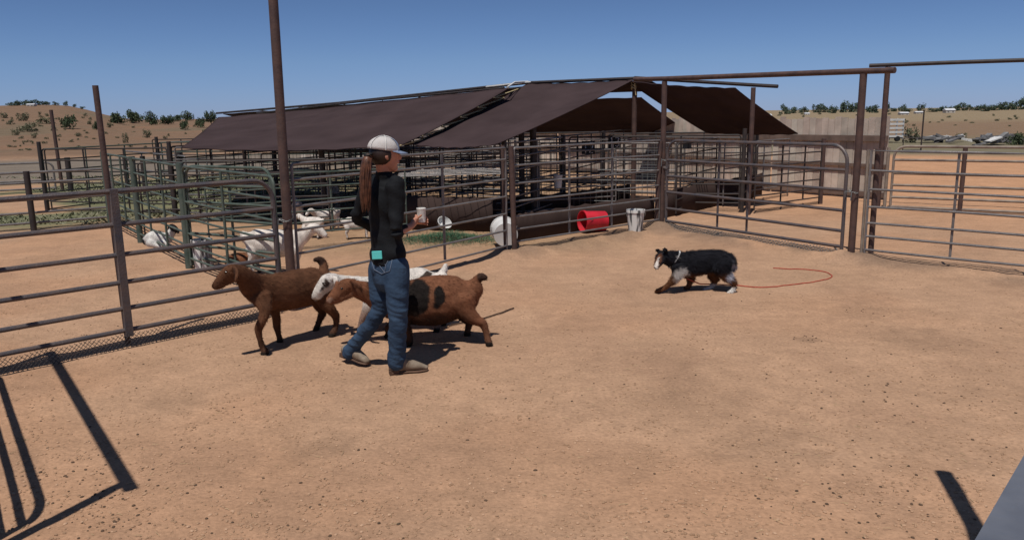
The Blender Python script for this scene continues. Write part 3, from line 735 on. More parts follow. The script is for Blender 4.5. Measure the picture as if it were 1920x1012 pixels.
sign('small black sign with white number 12 hanging on the pens', W(1103, 277, 15.9), '12')
sign('black plaque reading 13, farther right and higher than the 12 one', W(1152, 266, 16.6), '13')
sign('small plain black tag hanging behind the right pipe gate', W(1288, 274, 14.9), '', .16, .09)

# ------------------------------------------------------------------ buckets and barrel
def bucket(name, label, base, r, h, m='white', axis_=None, taper=.82, cat='bucket', lid=False):
    o = thing(name, label, cat, base); ax = Vector(axis_ or (0, 0, 1)).normalized(); t_ = ax.to_track_quat('Z', 'Y').to_matrix()
    B = Vector(base); seg = 28; v = []; f = []
    prof = [(0, 0), (r * taper, 0), (r * (taper * .5 + .5), h * .5), (r * .985, h * .90), (r * 1.05, h * .90), (r * 1.05, h), (r * .96, h), (r * .95, h * .9), (r * taper * .94, .02), (0, .02)]
    if lid: prof = prof[:6] + [(0, h)]
    for (q, z) in prof:
        for k in range(seg): a = 2 * math.pi * k / seg; v.append(B + t_ @ Vector((q * math.cos(a), q * math.sin(a), z)))
    for i in range(len(prof) - 1):
        for k in range(seg): k2 = (k + 1) % seg; f.append((i * seg + k, i * seg + k2, (i + 1) * seg + k2, (i + 1) * seg + k))
    MB().add(v, f).build('shell', M[m], o)
    hp = [B + t_ @ Vector((r * 1.07 * math.cos(a), .35 * r * math.sin(a) * 0 + r * .25, h * .88 - r * .9 * math.sin(a))) for a in np.linspace(0, math.pi, 9)]
    MB().tube(hp, .004, 5).build('handle', M['wire'], o)
    return o
bucket('bucket', 'white bucket standing upright left of the corner post', G(1191, 441), .140, .40, 'shadow_striped', taper=.72)
rb = G(1107, 434); ax_r = Vector((-1, -.42, .05))
bucket('barrel', 'red plastic tub lying on its side behind the fence rails', rb + Vector((.22, 0, .17)), .165, .40, 'red', ax_r, .95, 'tub')
bucket('bucket', 'round white bucket end behind the pair of posts right of the woman', G(949, 467) + Vector((.0, .12, .185)), .185, .34, 'white', (-.12, 1, .12), .93)
bucket('bucket', 'small white bucket beside the green post, rail shadow stripes painted into its colour', Vector((-3.93, 9.9, 0)), .125, .38, 'shadow_striped')
bucket('pail', 'white pail hanging in the shade right of the dark thick posts', W(1046, 352, 14.9), .085, .24)
bucket('bowl', 'pale bowl tipped over the green hay right of the woman', G(830, 440) + Vector((0, 0, .14)), .115, .10, 'white', (.5, -.6, .75), .6, 'bowl')
# hay
mb = MB(); hb = G(838, 450)
for k in range(6000):
    a = random.gauss(0, .44); b2 = random.gauss(0, .24); x, y = hb.x + a, hb.y + b2
    z = max(.01, .14 * math.exp(-(a / .5) ** 2 - (b2 / .3) ** 2) * random.uniform(.3, 1))
    d = Vector((random.gauss(0, 1), random.gauss(0, 1), random.gauss(0, .35))).normalized() * random.uniform(.04, .10); s_ = Vector((d.y, -d.x, 0)).normalized() * .004
    p = Vector((x, y, z)); mb.add([p - s_, p + s_, p + d], [(0, 1, 2)])
tag(mb.build('hay_pile', M['hay'], origin=hb), 'heap of green hay on the pen floor right of the woman', 'hay', kind='stuff')

# ------------------------------------------------------------------ off-frame gate frame whose shadow falls at lower left, and near rail
bb = .95
fdir = (P2 - P1).normalized()
post('near left pipe post of the gate frame casting its shadow bottom left', P1.x, P1.y, 2.38, .036, 'rust')
post('far left pipe post of the same gate frame, at the end of the left gate', P2.x, P2.y, 2.38, .036, 'rust')
tag(MB().tube([P1 - fdir * .12 + Vector((0, 0, 2.4)), P2 + fdir * .05 + Vector((0, 0, 2.4))], .036, 10).build('overhead_beam', M['rust'], origin=P1), 'brown pipe beam over the side gate, its shadow crossing the lower left dirt', 'beam')
pipe_panel('pipe_gate', 'side gate under that beam, its rounded shadow at the lower left corner', P1 + fdir * .10, P2 - fdir * .12, R6, (), m='gate', r=.023, corner=.22)
q0, q1 = Vector((1.62, 2.10, 0)), Vector((1.35, -1.2, 0)); pr = Vector((1.88, 2.92, 0))
post('pipe post just outside the right edge of the photo', 1.72, 2.35, 2.38, .045, 'rust')
tag(MB().tube([pr + Vector((0, 0, 2.4)), Vector((1.72, 2.35, 2.4)), Vector((1.0, .1, 2.4))], .045, 10).build('overhead_beam', M['rust'], origin=pr), 'pipe beam whose end throws the short shadow at the lower right', 'beam')
ra, rb2 = G(1826, 1040, 1.33), G(1961, 800, 1.33)
dd = (rb2 - ra).normalized(); nn_ = Vector((dd.y, -dd.x, 0))
nr = thing('metal_rail', 'blurred blue grey metal gate rail crossing the lower right corner', 'rail', (ra.x, ra.y, 0))
c_ = (ra + rb2) / 2 + nn_ * .035 
MB().box((c_.x, c_.y, 1.305), (1.6, .085, .05), dd).build('top_rail', M['bluepaint'], nr, smooth=False)
for s_ in (-.7, .7):
    p = c_ + dd * s_; MB().tube([(p.x, p.y, 0), (p.x, p.y, 1.28)], .02, 8).build('leg', M['bluepaint'], nr)

# ------------------------------------------------------------------ ropes and thin dark line on the ground
def ground_curve(px, r, lift=.006):
    P_ = [G(x, y) for x, y in px]; out = []
    for i in range(len(P_) - 1):
        a, b2, c, d = P_[max(i - 1, 0)], P_[i], P_[i + 1], P_[min(i + 2, len(P_) - 1)]
        for k in range(8):
            t_ = k / 8; p = .5 * ((2 * b2) + (c - a) * t_ + (2 * a - 5 * b2 + 4 * c - d) * t_ * t_ + (3 * b2 - a - 3 * c + d) * t_ ** 3)
            p.z = hgt(p.x, p.y) + lift; out.append(p)
    return out
gc = ground_curve([(1345, 531), (1385, 537), (1430, 540), (1490, 534), (1540, 526), (1560, 519), (1548, 511), (1510, 506), (1470, 504), (1448, 503)], .008)
lead = [W(1268, 508, 8.22), W(1285, 521, 8.22), W(1312, 532, 8.22)] + gc[6:]
tag(MB().tube(lead, .0065, 6).build('long_leash', M['redrope'], origin=gc[0]), 'thin red long line trailing from the dog in a loop on the dirt', 'leash')
gc = ground_curve([(842, 613), (905, 599), (968, 578)], .008, .012)
tag(MB().tube(gc, .007, 6).build('ground_line', M['ground_line'], origin=gc[0]), 'thin dark line on the dirt behind the brown and black goat', 'ground_line')  # a thin dark tube laid along the dirt as a line
# ------------------------------------------------------------------ animals
def px2m(r, Y): return r * Y * 1.02 / F
def chain(mb, pts, side=(0, 1, 0), sub=4, seg=12, wide=1.0):
    """pts: (px, py, Y, r_px[, widthfactor])"""
    mb.loft([(W(p[0], p[1], p[2]), px2m(p[3], p[2]) * (p[4] if len(p) > 4 else wide), px2m(p[3], p[2])) for p in pts], side, sub, seg)
def blob(P, px, py, Y, r, soft=.25, nz=.35, seed=3):
    c = np.array(W(px, py, Y)); d = np.linalg.norm(P - c, axis=1) / r
    d = d + (n3(P, 22, seed) - .5) * nz * 2
    return np.clip((1 - d) / soft + .5, 0, 1)
def ell(P, px, py, Y, rx, rz, soft=.22, nz=.18, seed=5):
    c = np.array(W(px, py, Y)); d = np.hypot((P[:, 0] - c[0]) / rx, (P[:, 2] - c[2]) / rz) + (n3(P, 15, seed) - .5) * nz * 2 + (n3(P, 50, seed) - .5) * .15
    return np.clip((1 - d) / soft + .5, 0, 1) * (P[:, 1] < Y + .22)
def mixc(C, c, m): return C * (1 - m[:, None]) + np.array(c)[None] * m[:, None]
def mottled(P, c, a=.18, f=9):
    return np.array(c)[None] * (1 + a * 2 * (n3(P, f, 4) - .5))[:, None] * (1 + .10 * 2 * (n3(P, 60, 8) - .5))[:, None]
def eye(o, px, py, Y, r):
    p = W(px, py, Y); MB().ball(p, r, seg=10, rings=6).build('eye', M['eye'], o)
def animal(name, label, cat, mb, base, vox, fn, flow, bl=(5000, .016, .0011), where=None, group=None, disp=.004):
    base = Vector((base.x, base.y, 0))
    o = mb.build(name, M['animal'], origin=base)
    smooth_remesh(o, vox, 4, .5, lambda P: disp * 2 * (n3(P, 26, 3) - .5) + .014 * (n3(P, 9, 13) - .5) * (P[:, 2] > .25))
    paint(o, fn, base); tag(o, label, cat, group)
    if bl: blades(o, 'coat', bl[0], bl[1], bl[2], flow, M['animal'], where=where)
    return o
BR = (.100, .044, .023)
# brown goat walking left in front
mb = MB(); sv = (.75, -.66, 0); sv2 = (.6, -.8, 0)
chain(mb, [(607, 524, 6.76, 20, .9), (592, 531, 6.70, 32, .78), (565, 540, 6.57, 37, .78), (530, 546, 6.42, 37.5, .80), (500, 546, 6.29, 34, .74), (476, 537, 6.17, 27, .62), (462, 523, 6.08, 20, .6), (448, 512, 6.02, 16, .7), (436, 508, 5.98, 13, .8)], sv2, 5, 16)
chain(mb, [(440, 507, 5.99, 12.5, .85), (431, 509, 5.96, 14, .75), (421, 517, 5.93, 12.5, .7), (411, 528, 5.91, 9.5, .72), (404, 537, 5.90, 8, .75)], sv2, 4, 12)
chain(mb, [(436, 522, 5.97, 8), (424, 529, 5.94, 7), (412, 537, 5.91, 5)], sv2)
for s in (0, 1):   # ears, hanging
    dy = .07 * (1 if s else -1); dx = 0
    chain(mb, [(437, 500, 5.98 - dy * .6, 3.6, .6), (443, 507, 5.97 - dy * 1.6, 6.8, .45), (444, 519, 5.96 - dy * 2.1, 6.4, .4), (441, 530, 5.95 - dy * 2.1, 2.6, .5)], (.7, .7, 0))
# legs: front near, front far, hind near, hind far
chain(mb, [(489, 556, 6.16, 23, .5), (497, 580, 6.13, 13, .7), (493, 598, 6.11, 9.5), (485, 616, 6.10, 8.2), (487, 634, 6.10, 5.6), (492, 651, 6.11, 5.8), (498, 660, 6.10, 6.6), (495, 664.5, 6.10, 7)], sv2, 4, 10)
chain(mb, [(508, 565, 6.40, 18, .5), (517, 590, 6.44, 9), (519, 610, 6.46, 7.4), (522, 627, 6.47, 5.4), (525, 636, 6.47, 5.8), (524, 641, 6.46, 6.4)], sv2, 4, 10)
chain(mb, [(598, 536, 6.60, 27, .5), (606, 560, 6.60, 17, .6), (619, 579, 6.62, 10.5), (629, 592, 6.66, 8), (630, 608, 6.66, 5.6), (626, 621, 6.64, 6), (622, 629, 6.62, 6.8)], sv2, 4, 10)
chain(mb, [(590, 545, 6.82, 22, .5), (598, 570, 6.84, 13, .6), (605, 584, 6.88, 8.6), (600, 598, 6.87, 6.2), (595, 611, 6.85, 5.6), (592, 619, 6.84, 6.6)], sv2, 4, 10)
chain(mb, [(606, 512, 6.76, 10), (607, 497, 6.80, 8), (600, 487, 6.80, 7), (591, 487, 6.78, 4.5)], (0, 1, 0))
def f1(P):
    C = mottled(P, BR, .26); C = mixc(C, (.032, .016, .011), blob(P, 597, 488, 6.79, .06)); z = P[:, 2]
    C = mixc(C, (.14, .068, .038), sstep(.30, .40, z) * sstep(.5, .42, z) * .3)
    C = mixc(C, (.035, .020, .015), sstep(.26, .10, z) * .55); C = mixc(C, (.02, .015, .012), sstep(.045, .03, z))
    C = mixc(C, (.045, .022, .015), blob(P, 441, 516, 5.86, .055) * .85); C = mixc(C, (.025, .015, .012), blob(P, 401, 540, 5.9, .025)); return C
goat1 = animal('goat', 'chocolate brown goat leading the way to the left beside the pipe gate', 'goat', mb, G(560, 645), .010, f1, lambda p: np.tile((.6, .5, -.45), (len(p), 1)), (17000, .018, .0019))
eye(goat1, 424, 510, 5.845, .010)
# white goat half hidden behind
mb = MB(); sv = (0, 1, 0)
chain(mb, [(828, 525, 6.86, 16, .9), (812, 533, 6.86, 29, .75), (785, 538, 6.85, 38, .75), (745, 545, 6.84, 37, .76), (708, 548, 6.82, 31, .7), (686, 540, 6.78, 24, .6), (662, 533, 6.74, 17, .6), (640, 529, 6.68, 14, .7), (625, 527, 6.64, 13, .8)], sv, 5, 16)
chain(mb, [(626, 524, 6.64, 12.5, .85), (615, 525, 6.60, 13, .75), (604, 534, 6.56, 11.5, .7), (594, 547, 6.53, 8.6, .75), (588, 556, 6.52, 7.4, .8)], sv, 4, 12)
chain(mb, [(617, 538, 6.61, 7), (605, 549, 6.57, 6), (595, 558, 6.53, 4.5)], sv)
for s in (-1, 1): chain(mb, [(624, 518, 6.64 + .05 * s, 3.5, .6), (629, 524, 6.65 + .11 * s, 7, .45), (631, 534, 6.65 + .14 * s, 6, .4), (628, 544, 6.65 + .14 * s, 2.6, .5)], (.3, .9, 0))
chain(mb, [(700, 562, 6.72, 20, .5), (688, 585, 6.72, 11), (680, 600, 6.72, 8), (676, 616, 6.72, 6), (674, 628, 6.72, 6.6)], sv, 4, 10)
chain(mb, [(706, 560, 6.94, 18, .5), (706, 588, 6.94, 9.5), (700, 602, 6.94, 7), (698, 612, 6.94, 5.6), (696, 616, 6.94, 6.2)], sv, 4, 10)
chain(mb, [(806, 556, 6.74, 22, .5), (814, 582, 6.74, 13, .6), (822, 598, 6.76, 7.8), (820, 612, 6.75, 5.8), (817, 624, 6.74, 6.5)], sv, 4, 10)
chain(mb, [(810, 556, 6.96, 20, .5), (822, 580, 6.96, 12, .6), (832, 592, 6.98, 7), (832, 604, 6.96, 5.4), (830, 614, 6.96, 6)], sv, 4, 10)
chain(mb, [(826, 516, 6.88, 8), (833, 505, 6.88, 6), (835, 497, 6.88, 4)], sv)
def f3(P):
    C = mottled(P, (.60, .55, .50), .05)
    C = mixc(C, (.05, .035, .028), blob(P, 803, 517, 6.74, .09) * (np.abs(P[:, 2] - .50 - .8 * (P[:, 0] + .75)) < .035))
    C = mixc(C, (.045, .028, .022), np.maximum(blob(P, 613, 530, 6.52, .052, nz=.5), blob(P, 604, 541, 6.50, .036, nz=.4))); C = mixc(C, (.26, .11, .06), blob(P, 632, 536, 6.48, .05, nz=.5))
    C = mixc(C, (.58, .53, .49), blob(P, 622, 519, 6.6, .055, nz=.6)); C = mixc(C, (.60, .55, .50), blob(P, 597, 536, 6.53, .045, nz=.3) + blob(P, 589, 553, 6.5, .045, nz=.3) * 1.0 > .5) if False else C
    ax = np.array(W(607, 516, 6.53)); bx = np.array(W(583, 556, 6.49)); t_ = np.clip(((P - ax) @ (bx - ax)) / ((bx - ax) @ (bx - ax)), 0, 1)
    d = np.linalg.norm(P - (ax + t_[:, None] * (bx - ax)), axis=1); C = mixc(C, (.60, .55, .50), np.clip((.040 - d) / .008, 0, 1))
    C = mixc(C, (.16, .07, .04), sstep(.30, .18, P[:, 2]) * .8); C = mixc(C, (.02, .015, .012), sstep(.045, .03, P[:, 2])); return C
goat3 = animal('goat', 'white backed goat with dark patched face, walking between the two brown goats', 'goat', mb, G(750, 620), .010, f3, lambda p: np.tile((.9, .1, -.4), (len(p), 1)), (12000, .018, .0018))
eye(goat3, 606, 531, 6.475, .010)
# brown and black goat behind the woman
mb = MB()
chain(mb, [(888, 542, 6.44, 20, .9), (872, 551, 6.44, 35, .78), (842, 558, 6.44, 45, .80), (806, 564, 6.44, 48, .84), (770, 566, 6.44, 43, .80), (735, 563, 6.43, 36, .72), (710, 556, 6.42, 28, .62), (690, 548, 6.40, 21, .6), (671, 542, 6.37, 17, .65), (658, 538, 6.35, 14, .8)], sv, 5, 18)
chain(mb, [(660, 536, 6.35, 13.5, .85), (648, 536, 6.32, 15, .75), (637, 545, 6.30, 13, .7), (626, 556, 6.28, 9.8, .74), (618, 563, 6.27, 8, .8)], sv, 4, 12)
chain(mb, [(655, 551, 6.33, 8), (640, 560, 6.30, 6.5), (624, 566, 6.28, 4.8)], sv)
for s in (-1, 1): chain(mb, [(658, 526, 6.34 + .055 * s, 3.4, .6), (665, 529, 6.35 + .12 * s, 6.8, .45), (674, 538, 6.36 + .15 * s, 6.2, .4), (679, 548, 6.37 + .15 * s, 2.6, .5)], (.3, .9, 0))
chain(mb, [(748, 580, 6.32, 22, .5), (756, 604, 6.32, 11.5), (764, 618, 6.32, 8.5), (768, 632, 6.32, 6), (768, 640, 6.32, 6.4), (765, 645, 6.32, 7)], sv, 4, 10)
chain(mb, [(742, 580, 6.56, 18, .5), (738, 604, 6.58, 9.5), (728, 616, 6.58, 7.4), (730, 625, 6.58, 5.8), (726, 630, 6.58, 6.6)], sv, 4, 10)
chain(mb, [(866, 562, 6.33, 30, .5), (876, 585, 6.32, 19, .6), (892, 599, 6.32, 11.5), (905, 606, 6.32, 8.5), (911, 622, 6.31, 6), (914, 635, 6.30, 6.2), (917, 644.5, 6.29, 7)], sv, 4, 10)
chain(mb, [(862, 566, 6.55, 24, .5), (868, 590, 6.58, 14, .6), (880, 602, 6.60, 8.6), (878, 614, 6.60, 6.2), (876, 626, 6.59, 6.8)], sv, 4, 10)
chain(mb, [(887, 534, 6.44, 10), (893, 524, 6.44, 7.5), (902, 519, 6.44, 8), (908, 520, 6.44, 6)], sv)
def f2(P):
    C = mottled(P, (.168, .070, .037), .26); z = P[:, 2]
    bl = np.maximum(ell(P, 779, 564, 6.24, .110, .160, .15, .5), ell(P, 756, 564, 6.24, .10, .16, .15, .3)); bl = np.maximum(bl * (1 - ell(P, 808, 566, 6.24, .012, .14, .3, .3)), ell(P, 822, 560, 6.24, .048, .098, .15, .7, 9))
    bl2 = np.maximum(blob(P, 710, 532, 6.40, .11), blob(P, 740, 528, 6.40, .11)) * .9
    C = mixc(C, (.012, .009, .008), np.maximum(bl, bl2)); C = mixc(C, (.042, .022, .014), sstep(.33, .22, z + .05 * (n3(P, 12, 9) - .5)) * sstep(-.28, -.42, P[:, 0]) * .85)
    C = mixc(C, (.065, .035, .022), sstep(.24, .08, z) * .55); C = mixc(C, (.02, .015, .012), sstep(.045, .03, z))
    C = mixc(C, (.07, .035, .022), blob(P, 668, 545, 6.22, .07) * .7); C = mixc(C, (.04, .022, .016), blob(P, 905, 519, 6.42, .045))
    C = mixc(C, (.30, .20, .15), blob(P, 617, 565, 6.22, .035) * .6); return C
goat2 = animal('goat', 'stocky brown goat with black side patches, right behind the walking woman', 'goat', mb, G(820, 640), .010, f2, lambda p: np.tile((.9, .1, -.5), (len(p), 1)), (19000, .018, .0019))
eye(goat2, 641, 541, 6.215, .010)
# white goat standing in the pen, facing right
gy = 9.45
mb = MB()
chain(mb, [(463, 446, gy, 12, .9), (474, 450, gy, 22, .75), (495, 455, gy, 26, .75), (520, 456, gy, 27, .76), (545, 454, gy, 24, .7), (560, 446, gy, 18, .6), (574, 438, gy, 13, .6), (584, 431, gy, 9.5, .8)], sv, 5, 16)
chain(mb, [(583, 428, gy, 9, .85), (592, 428, gy, 9, .75), (601, 434, gy, 7.6, .72), (609, 442, gy, 5.6, .8)], sv, 4, 12)
for s in (-1, 1): chain(mb, [(585, 424, gy + .05 * s, 2.5, .6), (581, 430, gy + .09 * s, 4.2, .45), (580, 438, gy + .10 * s, 2, .5)], sv)
for x, yy, k in ((548, gy - .08, 0), (556, gy + .09, 0), (472, gy - .08, 1), (484, gy + .09, 1)):
    chain(mb, [(x, 466, yy, 13, .5), (x + 1, 480, yy, 7.5), (x + (3 if k else 0) * -1, 491, yy, 5), (x, 501, yy, 3.8), (x + 2, 508, yy, 4.4)], sv, 3, 8)
chain(mb, [(462, 440, gy, 5), (455, 436, gy, 4), (452, 442, gy, 3)], sv)
goatw = animal('goat', 'white goat standing in the pen behind the tallest pole, facing right', 'goat', mb, Vector((W(510, 470, gy).x, gy, 0)), .014, lambda P: mixc(mottled(P, (.64, .58, .52), .08, 5), (.03, .02, .02), sstep(.05, .03, P[:, 2])), lambda p: np.tile((-.9, .1, -.4), (len(p), 1)), (3000, .02, .0018))
def again(src, label, loc, rz, sc=1.0):
    o = src.copy(); col.objects.link(o)
    for ch in src.children: c = ch.copy(); col.objects.link(c); c.parent = o
    o.location = (loc.x, loc.y, 0); o.rotation_euler = (0, 0, rz); o.scale = (sc,) * 3; o['label'] = label; return o
def z0(v): return Vector((v.x, v.y, 0))
again(goatw, 'small white goat deep in the shaded pen, left of the woman and looking at us', z0(G(625, 402)), -1.4, 1.1)
again(goatw, 'small pale goat standing in shade beside the left edge of the woman', z0(G(668, 448)), .3, .62)
again(goatw, 'pale kid goat in the pen just right of the tallest pole', z0(G(590, 446)), 2.6, .6)
again(goatw, 'white kid goat with lowered head, before the dark shade left of the woman', z0(G(618, 432)), -2.3, .66)
again(goatw, 'white goat far back in the pen above the back of the standing white goat', z0(G(560, 418)), 1.9, .75)
# lying black and white goat
ly = 11.35; mb = MB()
chain(mb, [(275, 452, ly, 9, .9), (285, 448, ly, 14), (298, 447, ly, 15), (311, 447, ly, 12), (320, 438, ly, 8), (324, 430, ly, 6.5)], sv, 4, 12)
chain(mb, [(322, 425, ly, 5.5), (328, 428, ly, 5), (334, 435, ly, 3.2)], sv)
for s in (-1, 1): chain(mb, [(321, 421, ly + .04 * s, 2), (317, 425, ly + .08 * s, 2.6, .5), (315, 431, ly + .09 * s, 1.4)], sv)
chain(mb, [(308, 456, ly - .10, 6), (320, 461, ly - .12, 3.4), (330, 462, ly - .12, 2.6)], sv); chain(mb, [(282, 456, ly - .12, 8), (294, 461, ly - .14, 4), (302, 463, ly - .14, 2.6)], sv)
animal('goat', 'small black and white goat lying in the green fenced pen', 'goat', mb, Vector((W(300, 450, ly).x, ly, 0)), .014, lambda P: mixc(mottled(P, (.52, .50, .47), .08), (.02, .02, .022), (n3(P, 9, 12) > .53) * 1.0), lambda p: np.tile((-.9, .1, -.4), (len(p), 1)), (1500, .02, .002))
# brown goat lying behind the white one
by = 9.95; mb = MB()
chain(mb, [(430, 493, by, 9), (442, 487, by, 13), (458, 487, by, 14), (472, 484, by, 10), (480, 478, by, 7), (487, 479, by, 5), (493, 485, by, 3)], sv, 4, 12)
for s in (-1, 1): chain(mb, [(480, 473, by + .04 * s, 2), (475, 477, by + .08 * s, 3, .5), (473, 483, by + .09 * s, 1.6)], sv)
animal('goat', 'reddish brown goat lying low in the pen, above the leading goat head', 'goat', mb, Vector((W(460, 490, by).x, by, 0)), .014, lambda P: mottled(P, (.17, .07, .035), .2), lambda p: np.tile((-.9, .1, -.4), (len(p), 1)), (1200, .018, .002))
# the dog
dy = 8.2; mb = MB()
chain(mb, [(1364, 489, dy, 15, .9), (1352, 490, dy, 21, .75), (1330, 490, dy, 22, .78), (1305, 493, dy, 23.5, .78), (1282, 495, dy, 24, .74), (1267, 488, dy, 18, .8), (1254, 484, dy - .03, 14.5, .9), (1246, 482, dy - .06, 13, .95)], sv, 5, 16)
chain(mb, [(1247, 481, dy - .06, 12.5, .9), (1240, 483, dy - .10, 11.5, .9), (1235, 491, dy - .15, 7.5, .85), (1231, 500, dy - .19, 5.2, .9)], (.6, .8, 0), 4, 12)
for s in (-1, 1): chain(mb, [(1243 + 5 * s, 474 - s, dy - .08 - .04 * s, 5, .5), (1240 + 7 * s, 468 - s * .5, dy - .09 - .05 * s, 4.2, .4), (1236 + 7 * s, 469, dy - .12 - .05 * s, 2, .5)], (.5, .8, 0))
chain(mb, [(1274, 503, dy - .08, 15, .5), (1268, 517, dy - .08, 8.5), (1256, 531, dy - .08, 5.8), (1245, 540, dy - .07, 4.4), (1235, 544.5, dy - .06, 4.6), (1231, 546, dy - .06, 3.6)], sv, 4, 10)
chain(mb, [(1288, 503, dy + .09, 15, .5), (1294, 519, dy + .09, 8), (1293, 531, dy + .09, 5), (1290, 538, dy + .09, 4.4), (1285, 540, dy + .09, 4)], sv, 4, 10)
chain(mb, [(1352, 498, dy - .10, 19, .5), (1360, 514, dy - .10, 12, .6), (1371, 525, dy - .10, 7), (1376, 533, dy - .10, 4.8), (1375, 541, dy - .11, 4.2), (1371, 548, dy - .12, 4.6), (1366, 549, dy - .12, 3.6)], sv, 4, 10)
chain(mb, [(1343, 500, dy + .07, 17, .5), (1336, 514, dy + .07, 10.5, .6), (1340, 526, dy + .08, 6.4), (1336, 534, dy + .08, 4.6), (1328, 541, dy + .06, 4.4), (1320, 544, dy + .04, 4)], sv, 4, 10)
chain(mb, [(1370, 488, dy, 8), (1374, 497, dy, 6), (1372, 504, dy, 4)], sv)
def fd(P):
    C = mottled(P, (.013, .013, .017), .3, 12); z = P[:, 2]
    C = mixc(C, (.13, .055, .025), sstep(.24, .17, z + .04 * (n3(P, 14, 3) - .5)) * .9)
    C = mixc(C, (.50, .46, .43), np.maximum(blob(P, 1276, 516, dy - .12, .075, .3, .5), blob(P, 1270, 479, dy - .11, .032, .3, .5)))
    C = mixc(C, (.33, .33, .38), np.maximum(blob(P, 1368, 506, dy - .05, .07, .4, .8), blob(P, 1366, 518, dy - .14, .05, .4, .8)))
    ax = np.array(W(1236, 474, dy - .16)); bx = np.array(W(1229, 500, dy - .22)); t_ = np.clip(((P - ax) @ (bx - ax)) / ((bx - ax) @ (bx - ax)), 0, 1)
    d = np.linalg.norm(P - (ax + t_[:, None] * (bx - ax)), axis=1); C = mixc(C, (.15, .06, .03), np.clip((.050 - d) / .015, 0, 1) * .8); C = mixc(C, (.68, .62, .56), np.clip((.028 - d) / .01, 0, 1))
    C = mixc(C, (.55, .52, .48), np.maximum(sstep(.07, .05, z) * (P[:, 0] > W(1310, 540, dy).x), sstep(.045, .03, z) * .0)); C = mixc(C, (.012, .01, .01), blob(P, 1229, 504, dy - .20, .018, nz=.1)); return C
dog = animal('dog', 'black, white and tan shepherd dog stalking left across the pen', 'dog', mb, G(1305, 547), .009, fd, lambda p: np.tile((.9, 0, -.55), (len(p), 1)), (22000, .050, .0030), where=lambda P: np.where(P[:, 2] < .10, .25, np.where(P[:, 0] + 1305 * 0 < W(1252, 490, dy).x - G(1305, 547).x, .3, 1.0)), disp=.007)
eye(dog, 1236, 486, dy - .215, .008)

cc = W(1264, 486, dy); cax = Vector((-.75, 0, .5)).normalized(); cu = Vector((0, 1, 0)); cv = cax.cross(cu)
MB().tube([cc + cu * .080 * math.cos(a) + cv * .100 * math.sin(a) for a in np.linspace(0, 2 * math.pi, 25)], .010, 6, False).build('collar', M['white'], dog)

# ------------------------------------------------------------------ the woman
FD = Vector((.80, .60, 0)); SD = Vector((.60, -.80, 0)); HF = Vector((.93, .36, 0)); HS = Vector((.36, -.93, 0)); UP = Vector((0, 0, 1))
def head_at(c, f, s, u): return c + HF * f + HS * s + UP * u
pb_ = G(742, 694); wbase = Vector((pb_.x, 5.68, 0))
HC = W(722, 290, 5.64)
Rh = Matrix((HF, HS, UP)).transposed()
mb = MB()
mb.ball(HC + UP * .012, (.098, .078, .108), Rh, 20, 14)
mb.loft([(head_at(HC, .02, 0, -.02), .066, .075), (head_at(HC, .045, 0, -.075), .048, .052), (head_at(HC, .062, 0, -.098), .026, .028)], HS)
mb.loft([(head_at(HC, .088, 0, .005), .010, .012), (head_at(HC, .108, 0, -.022), .012, .013), (head_at(HC, .098, 0, -.034), .013, .010)], HS)
mb.loft([(head_at(HC, .082, -.02, -.058), .008, .008), (head_at(HC, .094, 0, -.056), .009, .009), (head_at(HC, .082, .02, -.058), .008, .008)], UP)
for s in (-1, 1): mb.loft([(head_at(HC, -.005, .078 * s, .012), .006, .012), (head_at(HC, -.01, .083 * s, -.01), .006, .016), (head_at(HC, .0, .078 * s, -.03), .005, .009)], HS)
mb.loft([(head_at(HC, -.02, 0, -.05), .052, .056), (W(720, 325, 5.66), .050, .052), (W(721, 345, 5.69), .08, .06), (W(722, 385, 5.69), .13, .09), (W(724, 440, 5.68), .11, .08), (W(728, 490, 5.68), .145, .11)], SD, 4, 16)
SR, ER, WR = W(743, 350, 5.53), W(744, 436, 5.50), W(771, 424, 5.66)
SL, EL, WL_ = W(694, 350, 5.80), W(667, 410, 5.86), W(712, 432, 6.02)
mb.loft([(SR, .034), (SR.lerp(ER, .5), .032), (ER, .031), (ER.lerp(WR, .4), .031), (WR, .024)], UP)
mb.loft([(SL, .034), (SL.lerp(EL, .5), .032), (EL, .031), (EL.lerp(WL_, .4), .031), (WL_, .024)], UP)
mb.loft([(W(744, 500, 5.60), .07), (W(745, 588, 5.58), .050), (W(745, 640, 5.60), .044), (W(744, 686, 5.60), .035)], SD)
mb.loft([(W(714, 505, 5.76), .07), (W(710, 576, 5.74), .045), (W(688, 617, 5.79), .042), (W(658, 660, 5.88), .035)], SD)
# right hand round the cup
CUP = W(790, 403, 5.76)
def hand(mb, wrist, palm, cupc, thumb_side):
    mb.loft([(wrist, .022, .028), (wrist.lerp(palm, .55), .020, .034), (palm, .016, .040), (palm + (palm - wrist).normalized() * .018, .012, .036)], Vector((cupc - palm).normalized()), 4, 10)
CP = CUP + Vector((-.036, -.012, -.035))
hand(mb, WR, CP, CUP + Vector((0, 0, -.035)), 1)
for i in range(4):
    z = CUP.z - .062 + .019 * i; Rr = .044 + (.002 if i in (1, 2) else 0); a0_ = 165; a1_ = (20, 5, 8, 25)[i]; pts = []
    for k in range(6):
        a = math.radians(a0_ + (a1_ - a0_) * k / 5); pts.append((Vector((CUP.x + Rr * math.cos(a), CUP.y + Rr * math.sin(a), z - .003 * k)), (.0098 - .0006 * k), (.0098 - .0006 * k)))
    mb.loft(pts, UP, 2, 8)
pts = []
for k in range(5):
    a = math.radians(200 + 75 * k / 4); pts.append((Vector((CUP.x + .046 * math.cos(a), CUP.y + .046 * math.sin(a), CUP.z - .045 + .012 * k)), .012 - .0008 * k, .012 - .0008 * k))
mb.loft(pts, UP, 2, 8)
